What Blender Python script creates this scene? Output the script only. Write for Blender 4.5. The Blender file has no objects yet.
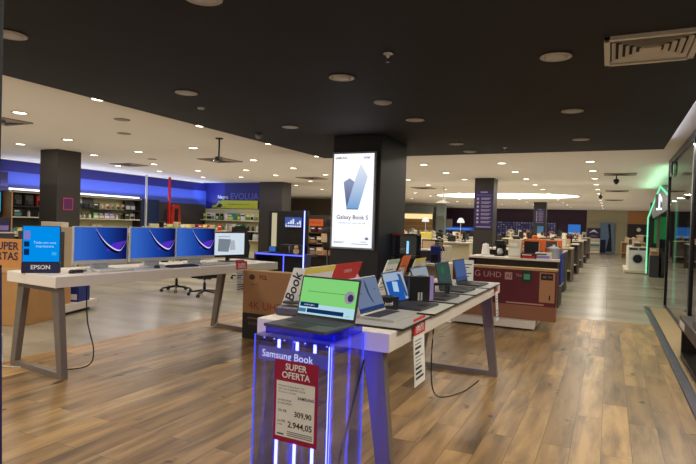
import bpy, bmesh, math, random
from mathutils import Vector, Matrix
random.seed(7)
sc = bpy.context.scene
COL = sc.collection
PI = math.pi

# ------------------------------------------------------------------ materials
def lin(c):
    r = []
    for v in c:
        v = v / 255.0
        r.append(v / 12.92 if v <= 0.04045 else ((v + 0.055) / 1.055) ** 2.4)
    return (r[0], r[1], r[2], 1.0)

MATS = {}
def mat(name, rgb, rough=0.5, metal=0.0, var=0.06, scale=14.0, emis=0.0, spec=0.5, bump=0.0):
    """procedural paint / plastic / metal: noise drives small colour and roughness changes"""
    if name in MATS: return MATS[name]
    m = bpy.data.materials.new(name); m.use_nodes = True
    nt = m.node_tree; n = nt.nodes; l = nt.links
    b = n['Principled BSDF']
    tc = n.new('ShaderNodeTexCoord'); nz = n.new('ShaderNodeTexNoise')
    nz.inputs['Scale'].default_value = scale; nz.inputs['Detail'].default_value = 3
    l.new(tc.outputs['Object'], nz.inputs['Vector'])
    mx = n.new('ShaderNodeMix'); mx.data_type = 'RGBA'
    c = lin(rgb)
    mx.inputs[6].default_value = tuple(min(1, v * (1 - var)) for v in c[:3]) + (1,)
    mx.inputs[7].default_value = tuple(min(1, v * (1 + var)) for v in c[:3]) + (1,)
    l.new(nz.outputs['Fac'], mx.inputs[0])
    l.new(mx.outputs[2], b.inputs['Base Color'])
    mr = n.new('ShaderNodeMapRange')
    mr.inputs['To Min'].default_value = max(0.02, rough - 0.05); mr.inputs['To Max'].default_value = min(1, rough + 0.05)
    l.new(nz.outputs['Fac'], mr.inputs['Value']); l.new(mr.outputs[0], b.inputs['Roughness'])
    b.inputs['Metallic'].default_value = metal
    b.inputs['Specular IOR Level'].default_value = spec
    if bump:
        bp = n.new('ShaderNodeBump'); bp.inputs['Strength'].default_value = bump
        l.new(nz.outputs['Fac'], bp.inputs['Height']); l.new(bp.outputs[0], b.inputs['Normal'])
    if emis:
        l.new(mx.outputs[2], b.inputs['Emission Color']); b.inputs['Emission Strength'].default_value = emis
    MATS[name] = m
    return m

def emi(name, rgb, s=1.0, sample=True, var=0.0):
    """a surface that gives off light: lamp, screen, backlit print"""
    if name in MATS: return MATS[name]
    m = bpy.data.materials.new(name); m.use_nodes = True
    nt = m.node_tree; n = nt.nodes; l = nt.links
    for x in list(n): n.remove(x)
    e = n.new('ShaderNodeEmission'); o = n.new('ShaderNodeOutputMaterial')
    e.inputs['Strength'].default_value = s
    tc = n.new('ShaderNodeTexCoord'); nz = n.new('ShaderNodeTexNoise'); nz.inputs['Scale'].default_value = 5
    l.new(tc.outputs['Object'], nz.inputs['Vector'])
    mx = n.new('ShaderNodeMix'); mx.data_type = 'RGBA'; c = lin(rgb)
    mx.inputs[6].default_value = tuple(v * (1 - var) for v in c[:3]) + (1,)
    mx.inputs[7].default_value = tuple(v * (1 + var) for v in c[:3]) + (1,)
    l.new(nz.outputs['Fac'], mx.inputs[0]); l.new(mx.outputs[2], e.inputs['Color'])
    l.new(e.outputs[0], o.inputs['Surface'])
    if not sample: m.cycles.emission_sampling = 'NONE'
    MATS[name] = m
    return m

def emi_grad(name, c0, c1, axis, a, b_, s=1.0, mid=None):
    """screen picture: colour ramp along an object axis"""
    if name in MATS: return MATS[name]
    m = bpy.data.materials.new(name); m.use_nodes = True
    nt = m.node_tree; n = nt.nodes; l = nt.links
    for x in list(n): n.remove(x)
    e = n.new('ShaderNodeEmission'); o = n.new('ShaderNodeOutputMaterial'); e.inputs['Strength'].default_value = s
    tc = n.new('ShaderNodeTexCoord'); sp = n.new('ShaderNodeSeparateXYZ'); l.new(tc.outputs['Object'], sp.inputs[0])
    mr = n.new('ShaderNodeMapRange'); mr.inputs['From Min'].default_value = a; mr.inputs['From Max'].default_value = b_
    l.new(sp.outputs[axis], mr.inputs['Value'])
    cr = n.new('ShaderNodeValToRGB'); cr.color_ramp.elements[0].color = lin(c0); cr.color_ramp.elements[1].color = lin(c1)
    if mid:
        k = cr.color_ramp.elements.new(0.5); k.color = lin(mid)
    l.new(mr.outputs[0], cr.inputs[0]); l.new(cr.outputs[0], e.inputs['Color']); l.new(e.outputs[0], o.inputs['Surface'])
    m.cycles.emission_sampling = 'NONE'
    MATS[name] = m
    return m

def glass(name, tint, gl=0.12, rough=0.02, mixf=None):
    """thin pane: part clear, part mirror"""
    if name in MATS: return MATS[name]
    m = bpy.data.materials.new(name); m.use_nodes = True
    nt = m.node_tree; n = nt.nodes; l = nt.links
    for x in list(n): n.remove(x)
    o = n.new('ShaderNodeOutputMaterial'); t = n.new('ShaderNodeBsdfTransparent'); g = n.new('ShaderNodeBsdfGlossy')
    t.inputs['Color'].default_value = lin(tint); g.inputs['Roughness'].default_value = rough
    fr = n.new('ShaderNodeLayerWeight'); fr.inputs['Blend'].default_value = 0.3
    ad = n.new('ShaderNodeMath'); ad.operation = 'MULTIPLY_ADD'; ad.inputs[1].default_value = 0.5; ad.inputs[2].default_value = gl
    l.new(fr.outputs['Fresnel'], ad.inputs[0])
    mx = n.new('ShaderNodeMixShader'); l.new(ad.outputs[0], mx.inputs[0]); l.new(t.outputs[0], mx.inputs[1]); l.new(g.outputs[0], mx.inputs[2])
    l.new(mx.outputs[0], o.inputs['Surface'])
    MATS[name] = m
    return m

def wood_floor():
    m = bpy.data.materials.new('oak_planks'); m.use_nodes = True
    nt = m.node_tree; n = nt.nodes; l = nt.links; b = n['Principled BSDF']
    tc = n.new('ShaderNodeTexCoord')
    mp = n.new('ShaderNodeMapping'); mp.inputs['Rotation'].default_value = (0, 0, PI / 2)
    l.new(tc.outputs['Object'], mp.inputs['Vector'])
    br = n.new('ShaderNodeTexBrick'); br.offset = 0.37; br.squash = 1
    br.inputs['Scale'].default_value = 1.0; br.inputs['Brick Width'].default_value = 1.2; br.inputs['Row Height'].default_value = 0.19
    br.inputs['Mortar Size'].default_value = 0.0022; br.inputs['Mortar Smooth'].default_value = 0.4
    br.inputs['Color1'].default_value = lin((140, 112, 76)); br.inputs['Color2'].default_value = lin((192, 158, 108))
    br.inputs['Mortar'].default_value = lin((104, 82, 56)); br.inputs['Bias'].default_value = 0.1
    l.new(mp.outputs[0], br.inputs['Vector'])
    mp2 = n.new('ShaderNodeMapping'); mp2.inputs['Scale'].default_value = (8, 1.0, 1)
    l.new(tc.outputs['Object'], mp2.inputs['Vector'])
    # offset the grain of each plank by its brick colour
    addv = n.new('ShaderNodeVectorMath'); addv.operation = 'MULTIPLY_ADD'
    addv.inputs[1].default_value = (40, 40, 40); l.new(br.outputs['Color'], addv.inputs[0]); l.new(mp2.outputs[0], addv.inputs[2])
    nz = n.new('ShaderNodeTexNoise'); nz.inputs['Scale'].default_value = 1.0; nz.inputs['Detail'].default_value = 7; nz.inputs['Roughness'].default_value = 0.6
    nz.inputs['Distortion'].default_value = 0.3
    l.new(addv.outputs[0], nz.inputs['Vector'])
    cr = n.new('ShaderNodeValToRGB'); cr.color_ramp.elements[0].position = 0.3; cr.color_ramp.elements[0].color = lin((142, 138, 136))
    cr.color_ramp.elements[1].position = 0.62; cr.color_ramp.elements[1].color = lin((255, 248, 236))
    l.new(nz.outputs['Fac'], cr.inputs[0])
    mx = n.new('ShaderNodeMix'); mx.data_type = 'RGBA'; mx.blend_type = 'MULTIPLY'; mx.inputs[0].default_value = 1.0
    l.new(br.outputs['Color'], mx.inputs[6]); l.new(cr.outputs[0], mx.inputs[7])
    # knots
    mp3 = n.new('ShaderNodeMapping'); mp3.inputs['Scale'].default_value = (4.2, 1.7, 1); l.new(tc.outputs['Object'], mp3.inputs['Vector'])
    vo = n.new('ShaderNodeTexVoronoi'); vo.inputs['Scale'].default_value = 1.0; l.new(mp3.outputs[0], vo.inputs['Vector'])
    nz2 = n.new('ShaderNodeTexNoise'); nz2.inputs['Scale'].default_value = 9; l.new(tc.outputs['Object'], nz2.inputs['Vector'])
    sm = n.new('ShaderNodeMath'); sm.operation = 'ADD'; l.new(vo.outputs['Distance'], sm.inputs[0]); l.new(nz2.outputs['Fac'], sm.inputs[1])
    kr = n.new('ShaderNodeValToRGB'); kr.color_ramp.elements[0].position = 0.48; kr.color_ramp.elements[0].color = lin((96, 80, 66))
    kr.color_ramp.elements[1].position = 0.6; kr.color_ramp.elements[1].color = (1, 1, 1, 1); l.new(sm.outputs[0], kr.inputs[0])
    mk = n.new('ShaderNodeMix'); mk.data_type = 'RGBA'; mk.blend_type = 'MULTIPLY'; mk.inputs[0].default_value = 1.0
    l.new(mx.outputs[2], mk.inputs[6]); l.new(kr.outputs[0], mk.inputs[7])
    l.new(mk.outputs[2], b.inputs['Base Color'])
    b.inputs['Roughness'].default_value = 0.36; b.inputs['Specular IOR Level'].default_value = 0.4
    return m

def tile_floor():
    m = bpy.data.materials.new('grey_beige_tiles'); m.use_nodes = True
    nt = m.node_tree; n = nt.nodes; l = nt.links; b = n['Principled BSDF']
    tc = n.new('ShaderNodeTexCoord')
    br = n.new('ShaderNodeTexBrick'); br.offset = 0.0; br.inputs['Scale'].default_value = 1.0
    br.inputs['Brick Width'].default_value = 1.2; br.inputs['Row Height'].default_value = 1.2; br.inputs['Mortar Size'].default_value = 0.004
    br.inputs['Color1'].default_value = lin((168, 161, 142)); br.inputs['Color2'].default_value = lin((178, 171, 152)); br.inputs['Mortar'].default_value = lin((138, 131, 116))
    l.new(tc.outputs['Object'], br.inputs['Vector'])
    mp = n.new('ShaderNodeMapping'); mp.inputs['Scale'].default_value = (0.7, 2.2, 1); mp.inputs['Rotation'].default_value = (0, 0, 0.5)
    l.new(tc.outputs['Object'], mp.inputs['Vector'])
    nz = n.new('ShaderNodeTexNoise'); nz.inputs['Scale'].default_value = 0.8; nz.inputs['Detail'].default_value = 4; l.new(mp.outputs[0], nz.inputs['Vector'])
    cr = n.new('ShaderNodeValToRGB'); cr.color_ramp.elements[0].position = 0.3; cr.color_ramp.elements[0].color = lin((196, 192, 188))
    cr.color_ramp.elements[1].position = 0.7; cr.color_ramp.elements[1].color = (1, 1, 1, 1); l.new(nz.outputs['Fac'], cr.inputs[0])
    mx = n.new('ShaderNodeMix'); mx.data_type = 'RGBA'; mx.blend_type = 'MULTIPLY'; mx.inputs[0].default_value = 1.0
    l.new(br.outputs['Color'], mx.inputs[6]); l.new(cr.outputs[0], mx.inputs[7]); l.new(mx.outputs[2], b.inputs['Base Color'])
    b.inputs['Roughness'].default_value = 0.27
    return m

white_paint = mat('white_laminate', (226, 216, 204), 0.45, var=0.02)
leg_metal = mat('grey_brown_metal', (122, 112, 104), 0.4, 0.3)
black_plastic = mat('black_plastic', (22, 22, 25), 0.35)
black_matte = mat('black_matte_panel', (30, 30, 31), 0.6)
dark_grey = mat('dark_grey_plastic', (58, 58, 62), 0.45)
silver = mat('brushed_silver', (196, 198, 202), 0.4, 0.15)
light_silver = mat('light_silver', (190, 188, 182), 0.4, 0.3)
white_plastic = mat('white_plastic', (228, 226, 220), 0.4)
cream = mat('cream_board', (214, 204, 176), 0.6)
kraft = mat('kraft_cardboard', (170, 126, 82), 0.8, var=0.1)
kraft_light = mat('kraft_edge', (206, 164, 112), 0.8)
paper = mat('white_paper', (232, 230, 224), 0.75, var=0.02)
paper_grey = mat('printed_grey', (96, 96, 104), 0.75)
ink = mat('black_ink', (28, 26, 28), 0.7)
ink_white = mat('white_ink', (238, 238, 238), 0.6)
red_print = mat('red_print', (196, 44, 40), 0.6)
crimson = mat('crimson_card', (158, 14, 62), 0.55)
maroon = mat('maroon_print', (98, 20, 34), 0.55, var=0.08)
maroon_text = mat('pale_print_on_maroon', (196, 150, 140), 0.6)
epson_blue = mat('printer_carton_blue', (18, 40, 128), 0.5)
navy = mat('navy_print', (24, 30, 74), 0.5)
wood_tan = mat('tan_wood', (190, 142, 86), 0.5, var=0.14, scale=5)
dark_wood = mat('dark_walnut', (70, 46, 34), 0.5, var=0.2)
yellow = mat('lime_yellow_board', (186, 196, 40), 0.5)
yellow_card = mat('yellow_card', (226, 208, 96), 0.6)
orange = mat('orange_card', (220, 106, 40), 0.6)
green_card = mat('green_card', (60, 150, 70), 0.6)
purple_dark = mat('dark_purple_board', (44, 34, 78), 0.5)
magenta = mat('magenta_sticker', (150, 30, 110), 0.5)
teal = mat('teal_print', (60, 140, 150), 0.5)
lilac = mat('lilac_print', (150, 130, 200), 0.5)
red_gloss = mat('red_gloss', (190, 30, 26), 0.3)
black_cloth = mat('black_mesh_fabric', (24, 24, 26), 0.9, bump=0.2, scale=80)
rubber = mat('black_rubber', (18, 18, 18), 0.7)
chrome = mat('chrome', (200, 200, 205), 0.15, 1.0)
lamp_on = emi('lamp_glow', (255, 240, 214), 9.0, sample=False)
lamp_off = mat('unlit_diffuser', (206, 206, 200), 0.4)
lamp_trim = mat('pale_lamp_ring', (205, 198, 186), 0.5)
blue_led = emi('blue_led_tube', (66, 70, 255), 27.0)
acrylic = glass('clear_acrylic', (240, 242, 255), 0.02, 0.03)
pane_glass = glass('shopfront_glass', (200, 210, 205), 0.13, 0.02)
PAL = {'black': black_plastic, 'white': white_plastic, 'silver': silver, 'red': red_gloss, 'cream': cream, 'blue': epson_blue, 'grey': dark_grey,
       'kraft': kraft, 'teal': teal, 'yellow': yellow_card, 'orange': orange, 'green': green_card, 'lilac': lilac, 'maroon': maroon,
       'pink': mat('pink_print', (214, 130, 150), 0.5), 'beige': mat('beige_print', (206, 176, 140), 0.6)}

# ------------------------------------------------------------------ mesh builder
TXT = {}
def text_geo(s, size, align='CENTER', bold=0.0):
    key = (s, round(size, 4), align, bold)
    if key in TXT: return TXT[key]
    cu = bpy.data.curves.new('lettering', 'FONT'); cu.body = s; cu.size = size; cu.align_x = align; cu.align_y = 'CENTER'
    cu.offset = bold * size; cu.resolution_u = 3
    ob = bpy.data.objects.new('lettering', cu); COL.objects.link(ob)
    bpy.context.view_layer.update()
    dg = bpy.context.evaluated_depsgraph_get()
    me = bpy.data.meshes.new_from_object(ob.evaluated_get(dg))
    vs = [v.co.copy() for v in me.vertices]; fs = [tuple(p.vertices) for p in me.polygons]
    bpy.data.objects.remove(ob); bpy.data.meshes.remove(me)
    TXT[key] = (vs, fs)
    return TXT[key]

class MB:
    def __init__(self): self.bm = bmesh.new(); self.mats = []; self.M = Matrix.Identity(4)
    def mi(self, m):
        if m not in self.mats: self.mats.append(m)
        return self.mats.index(m)
    def _merge(self, b2, m, smooth=False):
        i = self.mi(m); mp = {}
        for v in b2.verts: mp[v] = self.bm.verts.new(self.M @ v.co)
        for f in b2.faces:
            try: g = self.bm.faces.new([mp[v] for v in f.verts])
            except ValueError: continue
            g.material_index = i; g.smooth = smooth and f.smooth
        b2.free()
    def box(self, x0, y0, z0, x1, y1, z1, m, bev=0.0, seg=2):
        b = bmesh.new(); bmesh.ops.create_cube(b, size=1)
        for v in b.verts: v.co = Vector(((x0 + x1) / 2 + v.co.x * (x1 - x0), (y0 + y1) / 2 + v.co.y * (y1 - y0), (z0 + z1) / 2 + v.co.z * (z1 - z0)))
        if bev: bmesh.ops.bevel(b, geom=b.edges[:], offset=bev, segments=seg, affect='EDGES', profile=0.6)
        self._merge(b, m); return self
    def hexa(self, bot, top, m, bev=0.0):
        """solid from 4 bottom and 4 top corners"""
        b = bmesh.new(); vs = [b.verts.new(p) for p in bot + top]
        for q in ((3, 2, 1, 0), (4, 5, 6, 7), (0, 1, 5, 4), (1, 2, 6, 5), (2, 3, 7, 6), (3, 0, 4, 7)): b.faces.new([vs[k] for k in q])
        bmesh.ops.recalc_face_normals(b, faces=b.faces)
        if bev: bmesh.ops.bevel(b, geom=b.edges[:], offset=bev, segments=2, affect='EDGES', profile=0.6)
        self._merge(b, m); return self
    def cyl(self, p0, p1, r0, r1, m, seg=16, caps=True):
        p0 = Vector(p0); p1 = Vector(p1); d = p1 - p0; L = d.length
        b = bmesh.new(); bmesh.ops.create_cone(b, cap_ends=caps, cap_tris=False, segments=seg, radius1=max(r0, 1e-5), radius2=max(r1, 1e-5), depth=L)
        q = d.to_track_quat('Z', 'Y').to_matrix().to_4x4(); q.translation = (p0 + p1) / 2
        bmesh.ops.transform(b, matrix=q, verts=b.verts)
        for f in b.faces: f.smooth = len(f.verts) == 4
        self._merge(b, m, True); return self
    def lathe(self, prof, m, seg=20, c=(0, 0, 0)):
        b = bmesh.new(); rings = []
        for r, z in prof:
            rings.append([b.verts.new((c[0] + r * math.cos(2 * PI * k / seg), c[1] + r * math.sin(2 * PI * k / seg), c[2] + z)) for k in range(seg)])
        for a, d in zip(rings, rings[1:]):
            for k in range(seg):
                f = b.faces.new((a[k], a[(k + 1) % seg], d[(k + 1) % seg], d[k])); f.smooth = True
        b.faces.new(list(reversed(rings[0]))); b.faces.new(rings[-1])
        self._merge(b, m, True); return self
    def prism(self, pts, y0, y1, m):
        """XZ outline given thickness along Y"""
        b = bmesh.new(); a = [b.verts.new((x, y0, z)) for x, z in pts]; d = [b.verts.new((x, y1, z)) for x, z in pts]
        b.faces.new(a); b.faces.new(list(reversed(d)))
        for k in range(len(pts)): j = (k + 1) % len(pts); b.faces.new((a[j], a[k], d[k], d[j]))
        bmesh.ops.recalc_face_normals(b, faces=b.faces)
        self._merge(b, m); return self
    def tube(self, pts, r, m, seg=8):
        pts = [Vector(p) for p in pts]; b = bmesh.new(); rings = []
        for k, p in enumerate(pts):
            t = (pts[min(k + 1, len(pts) - 1)] - pts[max(k - 1, 0)]).normalized()
            u = t.cross(Vector((0, 0, 1)));
            if u.length < 0.05: u = t.cross(Vector((1, 0, 0)))
            u.normalize(); w = t.cross(u)
            rings.append([b.verts.new(p + r * (math.cos(2 * PI * j / seg) * u + math.sin(2 * PI * j / seg) * w)) for j in range(seg)])
        for a, d in zip(rings, rings[1:]):
            for k in range(seg):
                f = b.faces.new((a[k], a[(k + 1) % seg], d[(k + 1) % seg], d[k])); f.smooth = True
        b.faces.new(rings[0]); b.faces.new(rings[-1]); bmesh.ops.recalc_face_normals(b, faces=b.faces)
        self._merge(b, m, True); return self
    def text(self, s, x, z, size, m, y=-0.001, align='CENTER', bold=0.0, rot=0.0, sx=1.0):
        """lettering on a face that looks towards -y"""
        vs, fs = text_geo(s, size, align, bold); i = self.mi(m); c, sn = math.cos(rot), math.sin(rot)
        nv = []
        for v in vs:
            a, b_ = v.x * sx, v.y
            nv.append(self.bm.verts.new(self.M @ Vector((x + a * c - b_ * sn, y, z + a * sn + b_ * c))))
        for f in fs:
            try: g = self.bm.faces.new([nv[k] for k in f]); g.material_index = i
            except ValueError: pass
        return self
    def rect(self, x0, z0, x1, z1, m, y=-0.0005):
        i = self.mi(m); vs = [self.bm.verts.new(self.M @ Vector(p)) for p in ((x0, y, z0), (x1, y, z0), (x1, y, z1), (x0, y, z1))]
        self.bm.faces.new(vs).material_index = i; return self
    def poly(self, pts, m, y=-0.001):
        i = self.mi(m); vs = [self.bm.verts.new(self.M @ Vector((x, y, z))) for x, z in pts]
        self.bm.faces.new(vs).material_index = i; return self
    def build(self, name, parent=None, loc=(0, 0, 0), rot=(0, 0, 0)):
        me = bpy.data.meshes.new(name); self.bm.to_mesh(me); self.bm.free()
        for m in self.mats: me.materials.append(m)
        o = bpy.data.objects.new(name, me); COL.objects.link(o)
        o.location = loc; o.rotation_euler = rot
        if parent: o.parent = parent
        return o

def tag(o, label, cat, group=None):
    o['label'] = label; o['category'] = cat
    if group: o['group'] = group
    return o
def thing(name, label, cat, loc=(0, 0, 0), rz=0.0, group=None):
    o = bpy.data.objects.new(name, None); COL.objects.link(o); o.location = loc; o.rotation_euler = (0, 0, rz); o.empty_display_size = 0.1
    return tag(o, label, cat, group)
def struct(o): o['kind'] = 'structure'; return o
def dup(root, loc, rz=None, label=None, group=None):
    def rec(s, p):
        c = s.copy(); COL.objects.link(c)
        if p: c.parent = p
        for ch in list(s.children): rec(ch, c)
        return c
    r = rec(root, None); r.location = loc
    if rz is not None: r.rotation_euler = (0, 0, rz)
    if label: r['label'] = label
    if group: r['group'] = group
    return r
ORD = ['nearest', 'second nearest', 'third nearest', 'fourth nearest', 'fifth nearest', 'sixth nearest', 'seventh nearest', 'eighth nearest', 'ninth nearest', 'tenth nearest',
       'eleventh nearest', 'twelfth nearest', 'thirteenth nearest', 'fourteenth nearest', 'fifteenth nearest', 'sixteenth nearest', 'seventeenth nearest']
LFT = ['leftmost', 'second from left', 'third from left', 'fourth from left', 'fifth from left', 'sixth from left', 'seventh from left', 'eighth from left', 'ninth from left',
       'tenth from left', 'eleventh from left', 'twelfth from left', 'thirteenth from left', 'fourteenth from left', 'fifteenth from left', 'sixteenth from left', 'seventeenth from left', 'eighteenth from left', 'nineteenth from left', 'twentieth from left',
       'item twenty-one from left', 'item twenty-two from left', 'item twenty-three from left', 'item twenty-four from left', 'item twenty-five from left', 'item twenty-six from left']

# ------------------------------------------------------------------ camera
H = 1.5; yaw = math.radians(25.6); roll = math.radians(1.8); pitch = math.radians(-0.85)
F = Vector((-math.sin(yaw) * math.cos(pitch), math.cos(yaw) * math.cos(pitch), math.sin(pitch)))
Rr = Vector((math.cos(yaw), math.sin(yaw), 0)); U = Rr.cross(F)
rc = Rr * math.cos(roll) + U * math.sin(roll); uc = U * math.cos(roll) - Rr * math.sin(roll)
cd = bpy.data.cameras.new('camera'); cam = bpy.data.objects.new('camera', cd); COL.objects.link(cam)
cd.sensor_width = 36; cd.lens = 545 * 36 / 696; cd.clip_end = 200
M3 = Matrix((rc, uc, -F)).transposed().to_4x4(); M3.translation = (0, 0, H); cam.matrix_world = M3
sc.camera = cam
def proj(p):
    d = Vector(p) - Vector((0, 0, H)); w = d.dot(F)
    if w < 0.2: return None
    return (348 + 545 * d.dot(rc) / w, 232 - 545 * d.dot(uc) / w)
def inview(p, mrg=6):
    q = proj(p); return q is not None and -mrg < q[0] < 696 + mrg and -mrg < q[1] < 464 + mrg

# ------------------------------------------------------------------ setting
struct(MB().box(-24, -4, -0.1, 6, 46, 0, tile_floor()).build('floor'))
struct(MB().box(-5.4, -4, 0, 0.68, 10.1, 0.004, wood_floor()).build('floor'))
struct(MB().box(-5.46, -4, 0, -5.4, 10.1, 0.006, mat('brass_strip', (176, 128, 78), 0.4, 0.2)).box(-5.46, 10.1, 0, 0.68, 10.14, 0.006, mat('brass_strip', (176, 128, 78), 0.4, 0.2)).build('trim_1'))
struct(MB().box(0.78, -4, 0, 1.05, 12.4, 0.02, mat('beige_threshold', (178, 152, 112), 0.35, var=.12, scale=3)).build('floor'))
struct(MB().box(0.68, -4, 0, 0.77, 12.5, 0.032, mat('dark_blue_kerb', (62, 64, 78), 0.4, 0.2), 0.006).build('trim_2'))
ceil_white = mat('ceiling_white', (232, 222, 206), 0.85, var=0.02, scale=1)
struct(MB().box(-24, -4, 3.0, 6, 46, 3.1, ceil_white).build('ceiling'))
struct(MB().box(-5.4, -4, 2.85, 0.74, 10.03, 2.93, mat('ceiling_black', (30, 29, 32), 0.75, var=0.05, scale=2)).build('ceiling'))
blue_wall = mat('blue_wall', (76, 96, 200), 0.45, scale=1.5)
deep_blue = mat('deep_blue_wall', (34, 34, 120), 0.5, scale=1.5)
w = MB().box(-15.2, 2, 0, -15, 17.9, 2.1, mat('slat_wall_grey', (64, 58, 58), 0.6))
w.box(-15.2, 2, 2.1, -15, 17.9, 2.66, blue_wall).box(-15.2, 2, 2.66, -14.99, 17.9, 3.0, deep_blue)
struct(w.build('wall_left'))
w = MB().box(-15, 17.7, 0, -12.1, 17.9, 1.0, mat('slat_wall_grey', (0, 0, 0))).box(-15, 17.7, 1.0, -12.1, 17.9, 3.0, deep_blue)
struct(w.build('wall_back'))
struct(MB().box(-24, 30, 0, -13.6, 30.2, 3.0, mat('taupe_wall', (120, 104, 92), 0.7)).build('wall_back'))
struct(MB().box(-24.1, 17, 0, -24, 30, 3.0, mat('taupe_wall', (120, 104, 92))).build('wall_left'))
w = MB().box(-13.6, 42, 0, -11.9, 42.2, 3, mat('greenish_wall', (150, 158, 146), 0.7))
w.box(-11.9, 42, 0, -1.46, 42.2, 3, mat('plum_wall', (66, 36, 62), 0.6, scale=1))
w.box(-1.46, 42, 0, 1.1, 42.2, 3, mat('beige_wall', (196, 186, 154), 0.7, scale=1))
w.box(1.1, 42, 0, 6, 42.2, 3, mat('orange_wall', (206, 146, 90), 0.7, scale=1))
struct(w.build('wall_back'))
struct(MB().box(4.6, -4, 0, 4.8, 42, 3.0, mat('right_wall_grey', (96, 96, 94), 0.7)).build('wall_right'))
struct(MB().box(-24.1, -4.2, 0, -24, 17, 3.0, mat('taupe_wall', (120, 104, 92))).build('wall_left'))

# columns ---------------------------------------------------------
def column(x0, x1, y0, y1, zt, m, extra=None):
    b = MB().box(x0, y0, 0.0, x1, y1, zt, m, 0.01).box(x0 - 0.01, y0 - 0.01, 0, x1 + 0.01, y1 + 0.01, 0.1, black_matte, 0.004)
    o = b.build('column_cladding'); o['kind'] = 'structure'
    return o
col_brown = mat('column_dark_brown', (50, 46, 42), 0.5, scale=2)
col_black = mat('column_black', (40, 39, 42), 0.5, scale=2)
for i, (a, zt, m) in enumerate([((-11.98, -11.38, 8.33, 8.95), 3.0, col_brown), ((-3.9, -3.1, 7.53, 8.66), 2.85, col_black), ((-3.7, -3.13, 16.45, 17.05), 3.0, col_brown),
                                ((-12.12, -11.1, 17.35, 18.0), 3.0, col_brown), ((-3.74, -3.1, 31, 31.6), 3.0, col_brown), ((-3.0, -2.4, -1.5, -0.9), 2.85, col_black)]):
    o = column(a[0], a[1], a[2], a[3], zt, m); o.name = 'trim_%d' % (3 + i)
# dark pillar at the very left edge of the view
b = MB().box(-2.1, 0.7, 0.0, -1.61, 1.0, 2.85, mat('navy_pillar', (26, 26, 34), 0.5), 0.008)
o = struct(b.build('trim_9'))

# shopfront -------------------------------------------------------
fr = mat('black_anodised_frame', (26, 26, 28), 0.35, 0.4)
b = MB().box(1.05, 12.82, 0, 1.11, 12.9, 2.92, fr, 0.004).box(1.05, 9.12, 0, 1.13, 9.26, 2.92, fr, 0.004).box(1.05, 2.0, 2.88, 1.13, 12.9, 2.99, fr, 0.004)
b.box(1.05, 2.0, 0, 1.11, 12.9, 0.05, fr, 0.004).box(1.05, 5.3, 0, 1.13, 5.42, 2.92, fr, 0.004)
wf = struct(b.build('window_1'))
for (y0, y1) in ((9.26, 12.82), (5.42, 9.12)):
    struct(MB().box(1.075, y0, 0.05, 1.083, y1, 2.88, pane_glass).build('window_pane', wf))
b = MB().box(1.03, 12.0, 2.62, 1.05, 12.4, 2.88, fr, 0.004).box(1.02, 12.05, 2.67, 1.03, 12.35, 2.83, dark_grey, 0.002)
tag(b.build('door_closer'), 'small dark box fitting at the top corner of the shopfront frame', 'fitting')

# ------------------------------------------------------------------ lighting
lampdata = bpy.data.lights.new('downlight_lamp', 'AREA'); lampdata.shape = 'DISK'; lampdata.size = 0.2; lampdata.energy = 13; lampdata.color = (1.0, 0.92, 0.8)
XS = [(-0.42, 'row above the right-hand aisle'), (-2.27, 'second row from the right'), (-4.12, 'third row from the right'), (-5.95, 'fourth row from the right'),
      (-7.95, 'fifth row from the right'), (-9.75, 'sixth row from the right'), (-11.5, 'seventh row from the right'), (-13.05, 'row nearest the blue wall')]
YS = [0.6, 2.75, 4.92, 6.86, 8.82, 10.75, 12.75, 14.75, 16.85, 19.0, 21.2, 23.5, 25.8, 28.3, 31.0, 34.0, 37.7]
def downlight(z, lit):
    g = 'lit downlights in the white ceiling' if lit else 'unlit downlights in the black ceiling'
    t = thing('downlight', 'x', 'ceiling light', (0, 0, z), 0, g)
    MB().lathe([(0.10, 0), (0.115, -0.004), (0.12, -0.01), (0.098, -0.012), (0.09, -0.004)], lamp_trim, 24).build('ring', t)
    MB().lathe([(0.088, -0.006), (0.06, -0.016 if not lit else -0.009), (0.001, -0.02 if not lit else -0.01)], lamp_on if lit else lamp_off, 24).build('diffuser', t)
    return t
lit0 = downlight(3.0, True); dark0 = downlight(2.85, False); used = {True: False, False: False}
COLY = {-7.95: [0.6, 5.19, 8.93, 11.09, 12.96, 14.85], -9.75: [1.5, 7.35, 9.15, 13.23, 14.83, 17.09], -11.5: [3.0, 7.54, 9.4, 11.36, 13.16, 15.33], -13.05: [11.5, 13.13, 15.21]}
for x, rn in XS:
    k = {True: 0, False: 0}
    for y in (COLY[x] + [v for v in YS if v > 18] if x in COLY else YS):
        inblack = -5.4 < x < 0.74 and y < 10
        if inblack and x in (-5.95,): continue
        if x < -12 and y > 17: continue
        if x < -8 and y > 29: continue
        yy = y
        if inblack: yy = {4.92: 4.5, 6.86: 6.6, 8.82: 8.68, 2.75: 2.6}.get(y, y)
        lit = not inblack; z = 3.0 if lit else 2.85
        vis = inview((x, yy, z))
        if vis:
            src = lit0 if lit else dark0
            lab = ('lit round downlight in white ceiling, %s in the %s' if lit else 'unlit round downlight in black ceiling, %s in the %s') % (ORD[min(k[lit], 16)], rn)
            if used[lit]: dup(src, (x, yy, z), label=lab)
            else: src.location = (x, yy, z); src['label'] = lab; used[lit] = True
            k[lit] += 1
        if lit or y < 3:
            lo = bpy.data.objects.new('downlight_lamp', lampdata); COL.objects.link(lo); lo.location = (x, yy, z - 0.03)
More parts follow.
